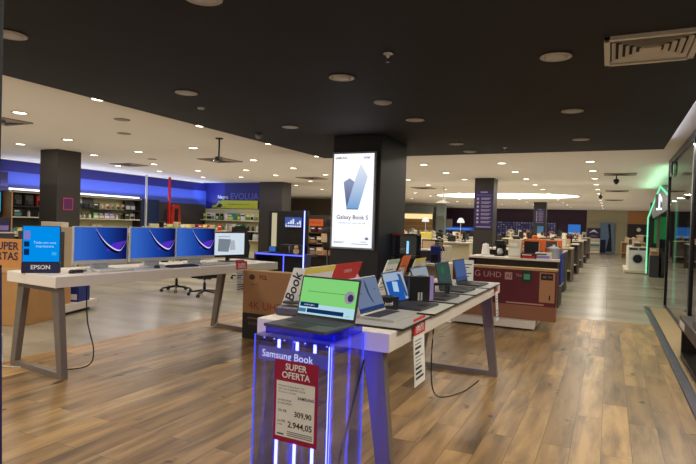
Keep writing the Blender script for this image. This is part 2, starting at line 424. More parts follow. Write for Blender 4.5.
# shop beyond the glass has its own lamps
cool = bpy.data.lights.new('shop_lamp', 'AREA'); cool.shape = 'DISK'; cool.size = 0.3; cool.energy = 14; cool.color = (0.9, 1.0, 0.95)
for x, y in ((2.6, 4), (2.6, 7), (2.6, 10), (2.6, 13), (3.4, 17), (3.4, 21), (2.4, 25), (2.4, 30), (2.4, 35), (2.4, 39)):
    lo = bpy.data.objects.new('shop_lamp', cool); COL.objects.link(lo); lo.location = (x, y, 2.96)
# hall lamps around the photographer, plus unseen ones added to brighten the right threshold
hall_fill = bpy.data.lights.new('hall_and_fill_lamp', 'AREA'); hall_fill.shape = 'DISK'; hall_fill.size = 0.5; hall_fill.energy = 50; hall_fill.color = (1.0, 0.93, 0.82)
for x, y in ((-7.5, -1.5), (-4, -2.5), (-1, -2.5), (0.9, -1.0), (-6.2, 1.2), (-10, 1), (0.93, 3.4), (0.93, 6.2), (0.93, 9.0)):
    lo = bpy.data.objects.new('hall_and_fill_lamp', hall_fill); COL.objects.link(lo); lo.location = (x, y, 2.8)
ceil_fill = bpy.data.lights.new('added_ceiling_fill', 'AREA'); ceil_fill.shape = 'SQUARE'; ceil_fill.size = 8; ceil_fill.energy = 42; ceil_fill.color = (1.0, 0.93, 0.82)  # unseen upward fill added to brighten the white ceiling, no lamps hang here
for x, y in ((-10, 5.2), (-10.5, 13.5), (-2.5, 15), (-6, 22), (-2.5, 22), (-14, 23), (-6.5, 30), (-2.0, 30), (-6.5, 37.5), (-1.0, 37.5)):
    lo = bpy.data.objects.new('added_ceiling_fill', ceil_fill); COL.objects.link(lo); lo.location = (x, y, 2.2); lo.rotation_euler = (PI, 0, 0)
# LED strip lying on the edge of the black ceiling, washing the white ceiling on the right
t = tag(MB().box(0.62, 3.0, 2.935, 0.72, 9.9, 2.95, emi('strip_cool_white', (214, 226, 255), 14.0)).build('strip_light'), 'cool white light strip along the right edge of the black ceiling', 'light strip')
# blue and white light over the left wall shelves
t = thing('linear_light', 'white linear light above the shelves of the blue left wall, left run', 'light strip', (-14.62, 0, 2.14), 0, 'linear lights over the wall shelves')
MB().box(-0.02, 9.3, 0, 0.02, 13.8, 0.05, emi('strip_white', (255, 250, 244), 2.0, sample=False)).build('diffuser', t)
MB().box(-0.05, 9.3, -0.06, 0.03, 13.8, 0.0, light_silver).build('housing', t)
t2 = thing('linear_light', 'thin white line of light where the blue left wall meets the ceiling', 'light strip', (-14.9, 0, 2.965), 0, 'linear lights over the wall shelves')
MB().box(-0.03, 5.0, 0.01, 0.01, 17.4, 0.03, emi('strip_soft', (236, 226, 214), 1.0, sample=False)).build('diffuser', t2)
MB().box(-0.05, 5.0, 0.0, -0.03, 17.4, 0.033, light_silver).build('housing', t2)
la = bpy.data.lights.new('wall_wash_lamp', 'AREA'); la.shape = 'RECTANGLE'; la.size = 0.06; la.size_y = 8.4; la.energy = 60; la.color = (0.5, 0.62, 1.0)
lo = bpy.data.objects.new('wall_wash_lamp', la); COL.objects.link(lo); lo.location = (-14.78, 13.3, 2.2); lo.rotation_euler = (0, math.radians(-160), 0)

# cove-lit oval recess in the far ceiling, its glow put on a flat disc
t = thing('oval_cove_glow', 'long cove-lit oval ceiling recess, drawn as a glowing disc above the far displays', 'ceiling light', (-4.3, 25.2, 2.99))
pts = [(3.1 * math.cos(2 * PI * k / 48), 1.9 * math.sin(2 * PI * k / 48)) for k in range(48)]
b = MB(); b.M = Matrix.Rotation(math.radians(90), 4, 'X'); b.prism(pts, -.02, 0.0, emi('cove_glow_disc', (255, 250, 236), 3.0)); b.build('diffuser', t)
b = MB(); b.M = Matrix.Rotation(math.radians(90), 4, 'X'); b.prism([(x * 1.03, y * 1.04) for x, y in pts], -0.008, 0.009, lamp_trim); b.build('rim', t)

# ceiling fittings --------------------------------------------------
t = thing('air_vent', 'square white louvred air vent in the black ceiling at upper right', 'air vent', (0.22, 4.5, 2.85))
ventm = mat('vent_cream', (226, 218, 204), 0.5)
b = MB()
for (x0, y0, x1, y1) in ((-.3, -.33, .3, -.29), (-.3, .29, .3, .33), (-.3, -.33, -.26, .33), (.26, -.33, .3, .33)): b.box(x0, y0, -0.03, x1, y1, 0, ventm, 0.003)
b.build('frame', t)
for k in range(5):
    s = 0.245 - k * 0.045; b = MB()
    z0, z1 = -0.026, -0.004; o_ = 0.022
    for sx, sy in ((1, 0), (-1, 0), (0, 1), (0, -1)):
        if sx:
            b.hexa([(sx * s, -s, z0), (sx * (s + .004), -s, z0), (sx * (s + .004), s, z0), (sx * s, s, z0)], [(sx * (s - o_), -s + o_, z1), (sx * (s - o_ + .004), -s + o_, z1), (sx * (s - o_ + .004), s - o_, z1), (sx * (s - o_), s - o_, z1)], ventm)
        else:
            b.hexa([(-s, sy * s, z0), (-s, sy * (s + .004), z0), (s, sy * (s + .004), z0), (s, sy * s, z0)], [(-s + o_, sy * (s - o_), z1), (-s + o_, sy * (s - o_ + .004), z1), (s - o_, sy * (s - o_ + .004), z1), (s - o_, sy * (s - o_), z1)], ventm)
    b.build('louvre', t)
MB().box(-.06, -.06, -0.03, .06, .06, -0.014, ventm).build('centre_plate', t)
for i, (x, y, r, lab) in enumerate([(-2.29, 5.56, .1, 'round white flat speaker in the black ceiling between two unlit downlights'), (-4.5, 5.17, .045, 'small white detector disc in the black ceiling at the left'),
                                    (-2.26, 9.58, .12, 'white flat disc near the far edge of the black ceiling')]):
    tag(MB().lathe([(r, 0), (r, -0.01), (r * .8, -0.02), (0.001, -0.022)], mat('grille_white', (196, 194, 196), 0.6), 24, (x, y, 2.85)).build('ceiling_speaker'), lab, 'ceiling disc')
tag(MB().lathe([(.055, 0), (.06, -0.02), (.05, -.05), (.03, -.07), (.001, -.075)], mat('detector_grey', (150, 150, 152), 0.5), 20, (-4.95, 7.02, 2.85)).build('smoke_detector'), 'grey domed smoke detector near the left edge of the black ceiling', 'smoke detector')
def sprinkler(x, y, z, lab):
    t = thing('sprinkler', lab, 'sprinkler', (x, y, z))
    MB().lathe([(.045, 0), (.04, -.012), (.015, -.014), (.012, -.04), (.001, -.045)], chrome, 16).build('flange', t)
    MB().lathe([(.008, -.04), (.008, -.07), (.022, -.072), (.001, -.076)], chrome, 12).build('deflector', t)
sprinkler(-1.61, 3.99, 2.85, 'chrome fire sprinkler in the black ceiling above the table'); sprinkler(-1.6, 9.23, 2.85, 'fire sprinkler near the far edge of the black ceiling')
diff_m = mat('diffuser_tan', (150, 130, 108), 0.6)
for x, y, sx, sy, lab in [(0.2, 15.64, .75, .55, 'flat air diffuser in the white ceiling over the aisle, nearest of three'), (0.2, 22.0, .75, .6, 'flat air diffuser in the white ceiling over the aisle, middle of three'),
                          (0.15, 28.2, .75, .7, 'flat air diffuser in the white ceiling over the aisle, farthest of three'), (-8.95, 5.6, .7, .5, 'flat air diffuser at the far left of the white ceiling'),
                          (-8.85, 10.93, .8, .8, 'flat air diffuser in the white ceiling under the projector pole'), (-12.43, 11.34, .8, .7, 'flat air diffuser in the white ceiling right of the brown column'),
                          (-9.04, 15.95, .8, .8, 'flat air diffuser in the white ceiling left of the black column'), (-6.6, 20.5, .8, .8, 'flat air diffuser in the white ceiling right of the black column')]:
    b = MB().box(-sx / 2, -sy / 2, -.02, sx / 2, sy / 2, 0, diff_m, .004)
    for k in range(4):
        q = .42 - k * .1
        b.box(-sx * q, -sy * q, -.024 - .004 * k, sx * q, -sy * q + .02, -.018, dark_grey).box(-sx * q, sy * q - .02, -.024 - .004 * k, sx * q, sy * q, -.018, dark_grey)
    o = b.build('air_diffuser', None, (x, y, 3.0)); tag(o, lab, 'air vent', 'flat diffusers in the white ceiling')
for x, y, lab in [(-6.83, 6.07, 'faint round speaker in the white ceiling, nearest on the left'), (-7.93, 7.1, 'faint round speaker in the white ceiling above the brown column'), (-10.6, 10.4, 'faint round speaker in the white ceiling beyond the brown column')]:
    tag(MB().lathe([(.12, 0), (.12, -.008), (.09, -.012), (.001, -.012)], diff_m, 20, (x, y, 3.0)).build('ceiling_speaker'), lab, 'ceiling disc')
t = thing('ceiling_camera', 'black pole mount with a small camera hanging from the white ceiling', 'camera', (-6.51, 8.0, 3.0))
MB().cyl((0, 0, -.02), (0, 0, 0), .07, .07, black_plastic).build('flange', t)
MB().cyl((0, 0, -.36), (0, 0, -.02), .016, .016, black_plastic).build('pole', t)
MB().box(-.05, -.05, -.42, .05, .05, -.34, black_plastic, .01).cyl((-.12, 0, -.40), (-.05, 0, -.39), .02, .025, chrome).build('head', t)
for x, y, z, lab, m_ in [(0.12, 15.9, 3.0, 'small black camera hanging below the nearest aisle diffuser', black_plastic), (-.35, 23, 3.0, 'small grey camera hanging over the aisle farther back', dark_grey)]:
    t = thing('ceiling_camera', lab, 'camera', (x, y, z)); MB().cyl((0, 0, -.1), (0, 0, 0), .015, .015, m_).build('stem', t)
    MB().lathe([(.03, -.1), (.07, -.13), (.07, -.18), (.03, -.24), (.001, -.25)], m_, 16).build('dome', t)
t = thing('pendant_bracket', 'white pole bracket hanging from the ceiling over the middle displays', 'bracket', (-5.65, 20, 3.0))
MB().cyl((0, 0, -.52), (0, 0, 0), .03, .03, white_plastic).build('pole', t); MB().prism([(-.3, -.6), (.25, -.6), (.05, -.5), (-.05, -.5)], -.05, .05, white_plastic).build('arm', t)

# ------------------------------------------------------------------ tables
def table(name, label, loc, rz, L=3.15, W=0.9, far=.17):
    t = thing(name, label, 'table', loc, rz)
    MB().box(-W, 0, .84, 0, L, .94, white_paint, .004).build('tabletop', t)
    for y in (0.06, L - far):
        fo = MB(); yb = y + .06
        fo.hexa([(-.045, y, .0), (.03, y, .0), (.03, yb, .0), (-.045, yb, .0)], [(-.175, y, .84), (-.06, y, .84), (-.06, yb, .84), (-.175, yb, .84)], leg_metal, .002)
        fo.build('leg', t)
        fo = MB()
        fo.hexa([(-W - .03, y, .0), (-W + .045, y, .0), (-W + .045, yb, .0), (-W - .03, yb, .0)], [(-W + .09, y, .84), (-W + .205, y, .84), (-W + .205, yb, .84), (-W + .09, yb, .84)], leg_metal, .002)
        fo.build('leg', t)
        MB().box(-W + .045, y + .002, .0, -.045, yb - .002, .055, leg_metal, .002).build('foot_bar', t)
        MB().box(-W + .15, y + .002, .79, -.15, yb - .002, .838, leg_metal, .002).build('top_rail', t)
    return t
a_left = -math.atan2(0.29, 2.8)
TL = table('display_table', 'long white table with slanted metal legs carrying a row of desktop computers', (-4.455, 3.27, 0), a_left, W=.83, far=.40)
TR = table('display_table', 'long white table with slanted metal legs carrying a row of open laptops', (-1.0, 2.62, 0), 0, W=.82)
ML = Matrix.Translation((-4.47, 3.27, 0)) @ Matrix.Rotation(a_left, 4, 'Z')
def onL(along, back, z=.94): return ML @ Vector((-back, along, z))
RZL = a_left + PI / 2           # faces away from the wall, towards the aisle

# ------------------------------------------------------------------ screens
def swoosh(b, x0, x1, z0, z1, m1, m2, y=-.003):
    W_, H_ = x1 - x0, z1 - z0
    P = [(.38, .98), (.46, .78), (.58, .55), (.74, .36), (.86, .30), (.93, .42), (1.0, .62)]
    def sm(P, n=6):
        out = []
        for i in range(len(P) - 1):
            p0 = P[max(i - 1, 0)]; p1 = P[i]; p2 = P[i + 1]; p3 = P[min(i + 2, len(P) - 1)]
            for k in range(n):
                t = k / n; f = lambda a, b_, c, d: .5 * (2 * b_ + (c - a) * t + (2 * a - 5 * b_ + 4 * c - d) * t * t + (3 * b_ - a - 3 * c + d) * t ** 3)
                out.append((f(p0[0], p1[0], p2[0], p3[0]), f(p0[1], p1[1], p2[1], p3[1])))
        return out + [P[-1]]
    q = sm(P)
    for k in range(len(q) - 1):
        wd = lambda j: .005 + .02 * math.sin(PI * min(1, j / len(q) * 1.1)) ** 2
        a, c = q[k], q[k + 1]
        b.poly([(x0 + W_ * a[0], z0 + H_ * a[1]), (x0 + W_ * c[0], z0 + H_ * c[1]), (x0 + W_ * c[0] + .0, z0 + H_ * (c[1] - 2 * wd(k + 1))), (x0 + W_ * a[0], z0 + H_ * (a[1] - 2 * wd(k)))], m1, y)
        if 2 < k < len(q) * .7:
            b.poly([(x0 + W_ * a[0], z0 + H_ * (a[1] - 2 * wd(k))), (x0 + W_ * c[0], z0 + H_ * (c[1] - 2 * wd(k + 1))), (x0 + W_ * c[0] - .01, z0 + H_ * (c[1] - 5 * wd(k + 1))), (x0 + W_ * a[0] - .01, z0 + H_ * (a[1] - 5 * wd(k)))], m2, y)
scr_blue = emi_grad('aio_wallpaper', (52, 100, 190), (14, 22, 84), 'X', -.24, .26, 1.0, mid=(26, 66, 160))
def aio(label, loc, rz):
    t = thing('desktop_computer', label, 'computer', loc, rz, 'silver all-in-one computers on the left table')
    MB().box(-.298, 0, .055, .298, .035, .45, silver, .005).build('screen_housing', t)
    b = MB().rect(-.288, .098, .288, .44, scr_blue, -.001)
    swoosh(b, -.288, .288, .098, .44, emi('swoosh_white', (214, 200, 250), 1.0, False), emi('swoosh_dark', (8, 8, 34), 1.0, False))
    b.poly([(.05, .19), (.2, .2), (.27, .3), (.12, .27)], emi('swoosh_violet', (82, 44, 190), 1.0, False), -.002)
    b.build('screen', t)
    MB().hexa([(-.1, .03, .012), (.1, .03, .012), (.1, .05, .012), (-.1, .05, .012)], [(-.07, .035, .26), (.07, .035, .26), (.07, .05, .26), (-.07, .05, .26)], silver, .002).build('stand_neck', t)
    MB().box(-.12, -.08, 0, .12, .1, .012, silver, .004).build('stand_base', t)
    return t
A0 = aio('silver all-in-one computer with a blue wave wallpaper, leftmost of the three', onL(.77, .46), RZL - .1)
dup(A0, onL(1.44, .46), RZL - .1, 'silver all-in-one computer with a blue wave wallpaper, middle of the three')
dup(A0, onL(2.09, .46), RZL - .1, 'silver all-in-one computer with a blue wave wallpaper, rightmost of the three')

# bright white monitor at the far end of the left table
t = thing('monitor', 'black monitor with a bright white photograph on screen, right end of the computer table', 'monitor', onL(2.68, .45), RZL - .12)
MB().box(-.27, 0, .06, .27, .04, .40, black_plastic, .006).build('housing', t)
b = MB().rect(-.255, .09, .255, .385, emi('screen_pale', (206, 220, 232), 1.0), -.001)
b.poly([(-.2, .14), (-.02, .13), (.02, .3), (-.19, .31)], emi('screen_grey', (120, 130, 140), 1.0, False), -.002)
b.poly([(.0, .15), (.1, .16), (.08, .29), (.01, .28)], emi('screen_grey2', (170, 176, 184), 1.0, False), -.003).rect(-.2, .33, .0, .345, emi('screen_grey2', (0, 0, 0)), -.002)
b.build('screen', t); MB().box(-.03, .03, .0, .03, .05, .2, black_plastic, .004).build('stand_neck', t); MB().box(-.12, -.06, 0, .12, .1, .012, black_plastic, .004).build('stand_base', t)

# blue advertising display on a printer-brand base
t = thing('counter_display', 'bright blue screen display on a navy EPSON base, near end of the computer table', 'display', onL(.11, .42), RZL - .68)
MB().box(-.162, 0, .10, .162, .03, .45, black_plastic, .005).build('housing', t)
b = MB().rect(-.155, .108, .155, .443, emi('screen_azure', (0, 140, 232), 1.0), -.001)
sw = emi('screen_text', (170, 220, 255), 1.0, False)
b.text('Tudo em uma', .03, .29, .034, sw, -.002).text('impressora', .03, .255, .034, sw, -.002)
b.rect(-.145, .32, -.095, .40, emi('screen_photo', (130, 120, 190), 1.0, False), -.002).rect(-.145, .25, -.10, .30, emi('screen_dark', (10, 40, 90), 1.0, False), -.002).rect(-.145, .17, -.10, .23, emi('screen_dark', (0, 0, 0)), -.002)
b.rect(.09, .17, .13, .2, emi('screen_pale2', (60, 170, 240), 1.0, False), -.002)
b.build('screen', t)
b = MB().box(-.162, -.02, 0, .162, .06, .10, navy, .004).text('EPSON', .0, .055, .055, ink_white, -.0215, bold=.02); b.build('base', t)

# small things on the left table
def mouse(lab, loc, rz, m_):
    t = thing('mouse', lab, 'mouse', loc, rz)
    MB().lathe([(.03, 0), (.034, .008), (.03, .022), (.016, .033), (.001, .036)], m_, 16).build('shell', t); MB().cyl((0, -.028, .026), (0, -.014, .034), .004, .004, dark_grey, 8).build('wheel', t)
mouse('black mouse in front of the leftmost all-in-one computer', onL(.30, .22), 0, black_plastic)
mouse('dark mouse in front of the middle all-in-one computer', onL(1.28, .2), 0, dark_grey)
def keyboard(lab, loc, rz, m_):
    t = thing('keyboard', lab, 'keyboard', loc, rz, 'keyboards on the left table')
    MB().hexa([(-.2, -.06, 0), (.2, -.06, 0), (.2, .06, 0), (-.2, .06, 0)], [(-.2, -.06, .01), (.2, -.06, .01), (.2, .06, .022), (-.2, .06, .022)], m_, .003).build('case', t)
    b = MB()
    for r in range(4):
        for c in range(14): b.box(-.188 + c * .027, -.05 + r * .026, .008 + r * .0026, -.165 + c * .027, -.028 + r * .026, .018 + r * .0026, white_plastic if m_ is not black_plastic else dark_grey)
    b.build('keys', t); return t
for a_, m_, lab in ((.72, light_silver, 'pale keyboard in front of the leftmost all-in-one computer'), (1.62, black_plastic, 'black keyboard in front of the middle all-in-one computer'), (2.15, light_silver, 'pale keyboard in front of the rightmost all-in-one computer')):
    keyboard(lab, onL(a_, .17), RZL, m_)
def carton(lab, loc, rz, w_, d_, h_, m1, m2, cat='box', name='carton', txt=None, tm=None, grp=None, ts=.05):
    b = MB().box(-w_ / 2, 0, 0, w_ / 2, d_, h_, m1, min(.006, h_ * .06)).rect(-w_ * .42, h_ * .12, w_ * .42, h_ * .45, m2, -.0012).box(-w_ * .5, d_ * .46, h_, w_ * .5, d_ * .54, h_ + .0012, kraft_light)
    if txt: b.text(txt, 0, h_ * .7, ts, tm or ink_white, -.002)
    o = b.build(name, None, loc, (0, 0, rz)); return tag(o, lab, cat, grp)
carton('small black power brick box beside the blue display', onL(.36, .2), RZL, .09, .06, .03, black_plastic, dark_grey)
carton('small red and white card box under the white monitor', onL(2.68, .22), RZL + .2, .13, .06, .035, red_gloss, paper)
carton('small white card box beside the leftmost keyboard', onL(.45, .28), RZL + .3, .12, .05, .03, white_plastic, paper_grey)
# hanging price tags
def hang_tag(lab, M, w_, z0, h_, top):
    t = thing('price_tag', lab, 'price tag', M.translation, M.to_euler().z)
    b = MB(); n = 12
    def yy(z): return -.006 - .018 * (1 - math.cos((z) / h_ * PI * .9)) / 2
    zs = [-h_ * k / n for k in range(n + 1)]
    i0 = b.mi(paper)
    for k in range(n):
        za, zb = zs[k], zs[k + 1]
        vs = [b.bm.verts.new(p) for p in ((-w_ / 2, yy(za), za), (-w_ / 2, yy(zb), zb), (w_ / 2, yy(zb), zb), (w_ / 2, yy(za), za))]; b.bm.faces.new(vs).material_index = i0
        vs = [b.bm.verts.new(p) for p in ((-w_ / 2, yy(za) + .001, za), (w_ / 2, yy(za) + .001, za), (w_ / 2, yy(zb) + .001, zb), (-w_ / 2, yy(zb) + .001, zb))]; b.bm.faces.new(vs).material_index = i0
    rnd = random.Random(3)
    z = -top - .03
    while z > -h_ + .04:
        s = rnd.choice([.006, .006, .014]); ww = rnd.uniform(.4, .85) * w_
        b.rect(-w_ * .42, z - s, -w_ * .42 + ww * .9, z, paper_grey if s < .01 else ink, yy(z) - .004); z -= s + .014
    b.build('paper_strip', t)
    MB().box(-w_ / 2, -.012, -top, w_ / 2, -.004, .02, red_print, .001).text('SUPER', 0, -top * .25, w_ * .24, ink_white, -.0125, bold=.02).text('OFERTA', 0, -top * .68, w_ * .2, ink_white, -.0125, bold=.02).build('red_header', t)
m_ = Matrix.Translation((-.995, 3.07, .945)) @ Matrix.Rotation(PI / 2, 4, 'Z')
hang_tag('long white price strip with red top hanging from the laptop table, nearest', m_, .2, 0, .37, .075)
m_ = Matrix.Translation((-.995, 5.52, .93)) @ Matrix.Rotation(PI / 2, 4, 'Z')
hang_tag('white price strip hanging at the far corner of the laptop table', m_, .12, 0, .34, .05)
pL = onL(2.42, -.005, .96); m_ = Matrix.Translation(pL) @ Matrix.Rotation(RZL, 4, 'Z')
hang_tag('white price strip with red top hanging from the computer table', m_, .2, 0, .38, .08)
# cables
def cable(lab, pts, r=.006, m_=black_plastic):
    P = [Vector(p) for p in pts]; out = []
    for i in range(len(P) - 1):
        p0 = P[max(i - 1, 0)]; p1 = P[i]; p2 = P[i + 1]; p3 = P[min(i + 2, len(P) - 1)]
        for k in range(8):
            s = k / 8; out.append(.5 * (2 * p1 + (p2 - p0) * s + (2 * p0 - 5 * p1 + 4 * p2 - p3) * s * s + (3 * p1 - p0 - 3 * p2 + p3) * s ** 3))
    out.append(P[-1]); tag(MB().tube(out, r, m_).build('cable'), lab, 'cable')
q = lambda a, b_, z: tuple(onL(a, b_, z))
cable('dark cable hanging from the computer table beside its near leg', [q(.35, .06, .84), q(.36, .05, .5), q(.42, .03, .2), q(.40, .1, .04), q(.2, .3, .012), q(.12, .55, .012)])
cable('pale cable on the floor at the near leg of the computer table', [q(.04, .95, .3), q(.02, .9, .06), q(-.02, .8, .012), q(.1, .6, .012)], .005, light_silver)
cable('thin cable hanging at the far leg of the computer table', [q(2.85, .68, .84), q(2.80, .70, .4), q(2.72, .7, .05), q(2.6, .8, .012)], .005, light_silver)
cable('black cable drooping under the laptop table to its far frame', [(-1.25, 4.3, .84), (-1.27, 4.3, .4), (-1.25, 4.4, .1), (-1.15, 4.9, .012), (-1.1, 5.35, .012)])
cable('black cable hanging at the near leg of the laptop table', [(-1.12, 2.58, .8), (-1.16, 2.5, .5), (-1.2, 2.45, .15), (-1.1, 2.5, .012), (-.95, 2.62, .012), (-.8, 2.6, .012)])

# ------------------------------------------------------------------ laptops
def laptop(lab, loc, rz, lidm, layers, W=.33, D=.225, LH=.215, tilt=17, keym=dark_grey, basem=dark_grey, grp='open laptops on the table by the aisle'):
    t = thing('laptop', lab, 'laptop', loc, rz, grp)
    MB().box(-W / 2, -D, 0, W / 2, .004, .016, basem, .004).build('base', t)
    b = MB().box(-W * .44, -D * .52, .0155, W * .44, -D * .06, .0168, black_plastic)
    for r in range(5):
        for c in range(13):
            x = -W * .43 + c * W * .0663; y = -D * .5 + r * D * .087
            b.box(x, y, .0165, x + W * .057, y + D * .07, .0182, keym)
    b.build('keyboard', t)
    MB().box(-W * .16, -D * .94, .0155, W * .16, -D * .58, .0166, light_silver if basem is light_silver else black_matte, .0004).build('touchpad', t)
    ld = MB().box(-W / 2, 0, 0, W / 2, .008, LH, lidm, .003).build('lid', t, (0, 0, .012), (-math.radians(tilt), 0, 0))
    b = MB(); b.rect(-W / 2 + .006, .012, W / 2 - .006, LH - .006, black_plastic, -.0006)
    x0, x1, z0, z1 = -W / 2 + .010, W / 2 - .010, .022, LH - .010
    for L in layers:
        k = L[0]
        X = lambda u: x0 + (x1 - x0) * u
        Z = lambda v: z0 + (z1 - z0) * v
        if k == 'r': b.rect(X(L[1]), Z(L[2]), X(L[3]), Z(L[4]), L[5], L[6])
        if k == 'p': b.poly([(X(u), Z(v)) for u, v in L[1]], L[2], L[3])
        if k == 't': b.text(L[1], X(L[2]), Z(L[3]), L[4], L[5], L[6])
    b.build('screen', ld)
    return t
E_ = lambda n, c: emi(n, c, 1.0, False)
circ = lambda cx, cz, rx, rz_, n=20: [(cx + rx * math.cos(2 * PI * k / n), cz + rz_ * math.sin(2 * PI * k / n)) for k in range(n)]
# near laptop on the lit acrylic stand
near = laptop('open dark laptop with a bright green and white screen on the blue-lit stand', (-1.335, 2.53, .976), math.radians(-5.5), dark_grey, [
    ('r', 0, 0, 1, 1, emi('scr_green', (128, 206, 118), 1.0), -.0012), ('r', 0, 0, 1, .28, E_('scr_ice', (176, 214, 226)), -.0018),
    ('r', .02, .2, .36, .32, E_('scr_navy', (16, 46, 90)), -.0024), ('r', .16, .05, .82, .16, E_('scr_navy', (0, 0, 0)), -.0024), ('r', .0, .05, .14, .15, E_('scr_slate', (80, 110, 150)), -.0024),
    ('r', .12, .62, .86, .635, E_('scr_green_dark', (70, 130, 70)), -.002), ('p', circ(.88, .56, .09, .17), E_('scr_ring', (150, 140, 150)), -.0022),
    ('p', circ(.9, .55, .05, .1), E_('scr_ring2', (50, 50, 90)), -.0026), ('t', 'compre agora', .19, .26, .012, E_('scr_txt', (220, 230, 240)), -.003), ('t', 'oferta', .9, .07, .008, E_('scr_navy', (0, 0, 0)), -.003)],
    W=.37, D=.27, LH=.23, tilt=14, basem=mat('slate_metal', (70, 70, 78), 0.5, 0.0), grp=None)
slate_pic = emi('scr_slate_blue', (112, 124, 144), 1.0, False)
LAP = [
    (3.0, 'open silver laptop with a grey-blue screen, nearest on the laptop table', silver, [('r', 0, 0, 1, 1, E_('s2', (104, 118, 146)), -.0012), ('r', 0, 0, 1, .1, E_('s2b', (36, 58, 110)), -.002),
        ('p', [(.5, .98), (.46, .75), (.48, .5), (.56, .25), (.64, .15), (.55, .5), (.54, .75)], E_('s2c', (60, 70, 92)), -.002), ('t', 'Galaxy', .2, .55, .016, E_('s2d', (40, 52, 80)), -.0025), ('t', 'Book', .82, .62, .014, E_('s2d', (0, 0, 0)), -.0025)], light_silver, 22),
    (3.58, 'open laptop showing a blue picture with a white square, second on the laptop table', dark_grey, [('r', 0, 0, 1, 1, E_('s3', (150, 170, 196)), -.0012), ('r', .06, 0, .8, .72, E_('s3b', (30, 84, 168)), -.002),
        ('p', [(.3, .35), (.56, .3), (.6, .66), (.34, .7)], E_('s3c', (164, 196, 220)), -.0026), ('p', [(.7, .95), (.86, .9), (.95, .1), (.82, .1)], E_('s3d', (60, 80, 120)), -.0026)], dark_grey, 20),
    (4.16, 'open black laptop with a dim pale screen, third on the laptop table', dark_grey, [('r', 0, 0, 1, 1, E_('s4', (98, 108, 116)), -.0012), ('r', 0, .5, 1, 1, E_('s4b', (140, 152, 160)), -.002), ('r', .1, .2, .9, .3, E_('s4c', (70, 76, 84)), -.0024)], dark_grey, 20),
    (4.74, 'open black laptop with a dark green screen, fourth on the laptop table', dark_grey, [('r', 0, 0, 1, 1, E_('s5', (54, 74, 72)), -.0012), ('p', circ(.4, .7, .12, .16), E_('s5b', (40, 104, 60)), -.002)], dark_grey, 12),
    (5.32, 'open black laptop with a slate blue screen, farthest on the laptop table', dark_grey, [('r', 0, 0, 1, 1, E_('s6', (70, 90, 132)), -.0012), ('r', 0, 0, 1, .2, E_('s6b', (56, 74, 116)), -.002)], dark_grey, 12)]
MN = ['nearest', 'second nearest', 'third nearest', 'second farthest', 'farthest']
for k, (y, lab, lm, lay, bm_, tl) in enumerate(LAP):
    mt = MB().box(-1.34, y - .27, .94, -.965, y + .24, .951, black_plastic, .002).box(-1.335, y - .265, .951, -.97, y + .235, .953, light_silver if k != 1 else mat('pale_mat', (196, 194, 180), 0.5))
    tag(mt.build('laptop_tray'), 'flat pale tray with black rim under a laptop, %s of the five' % MN[k], 'tray', 'trays under the laptops')
    laptop(lab, (-1.27, y + (.05 if k == 0 else -.05), .953), PI / 2 - .06, lm, lay, W=.345, D=.21, LH=.23, tilt=tl, basem=bm_)
# black accessory boxes / holders between laptops
def holder(lab, loc, rz, w_, h_, txt=None, strip=None):
    t = thing('product_box', lab, 'box', loc, rz, 'black accessory boxes between the laptops')
    b = MB().box(-w_ / 2, 0, 0, w_ / 2, .10, h_, black_plastic, .004)
    if txt: b.text(txt, 0, h_ * .5, .035, ink_white, -.002)
    else: b.rect(-w_ * .1, h_ * .1, -w_ * .02, h_ * .4, light_silver, -.002).rect(w_ * .04, h_ * .1, w_ * .12, h_ * .4, light_silver, -.002)
    b.build('carton', t)
    if strip: MB().box(w_ / 2, .01, .02, w_ / 2 + .035, .03, h_, strip, .001).build('side_card', t)
holder('low black box with white lettering between the two nearest laptops', (-1.26, 3.27, .953), .9, .15, .085, 'intel')
holder('tall black box with a purple side card in front of the second laptop', (-1.2, 3.72, .953), .8, .16, .19, None, lilac)
t = thing('stand', 'small black stand in front of the dark green laptop screen', 'stand', (-1.2, 4.28, .953), .9)
MB().box(-.085, 0, .075, .085, .05, .095, black_plastic, .003).build('shelf', t)
MB().box(-.08, 0, 0, -.065, .05, .075, black_plastic, .002).build('leg', t); MB().box(.065, 0, 0, .08, .05, .075, black_plastic, .002).build('leg', t)
# curled white paper strips beside the screens
def curl(lab, x, y, h_, rz):
    b = MB(); n = 14; i0 = b.mi(paper); pv = None
    for k in range(n + 1):
        s = k / n; yy_ = .06 * math.sin(s * PI * 1.1); z = h_ * (1 - s)
        cur = [b.bm.verts.new((-.02, yy_, z)), b.bm.verts.new((.02, yy_, z)), b.bm.verts.new((.02, yy_ + .0015, z)), b.bm.verts.new((-.02, yy_ + .0015, z))]
        if pv:
            for a_ in range(4): b.bm.faces.new((pv[a_], pv[(a_ + 1) % 4], cur[(a_ + 1) % 4], cur[a_])).material_index = i0
        pv = cur
    o = b.build('paper_strip', None, (x, y, .94), (0, 0, rz)); tag(o, lab, 'paper', 'curled paper strips between the laptops')
curl('curled white paper strip behind the second laptop', -1.42, 3.95, .24, .6)
curl('curled white paper strip left of the dark green laptop', -1.42, 4.48, .26, .5)
curl('curled white paper strip between the two farthest laptops', -1.40, 5.06, .26, .5)
t = thing('price_card', 'tall white printed price card beside the farthest laptop', 'card', (-1.28, 5.53, .94), .55)
b = MB().box(-.055, 0, 0, .055, .008, .23, paper, .001)
for k in range(6): b.rect(-.045, .03 + k * .03, -.045 + .03 + .05 * ((k * 7) % 3) / 2, .04 + k * .03, paper_grey, -.001)
b.build('card', t); MB().box(-.05, -.02, 0, .05, .03, .006, dark_grey).build('foot', t)

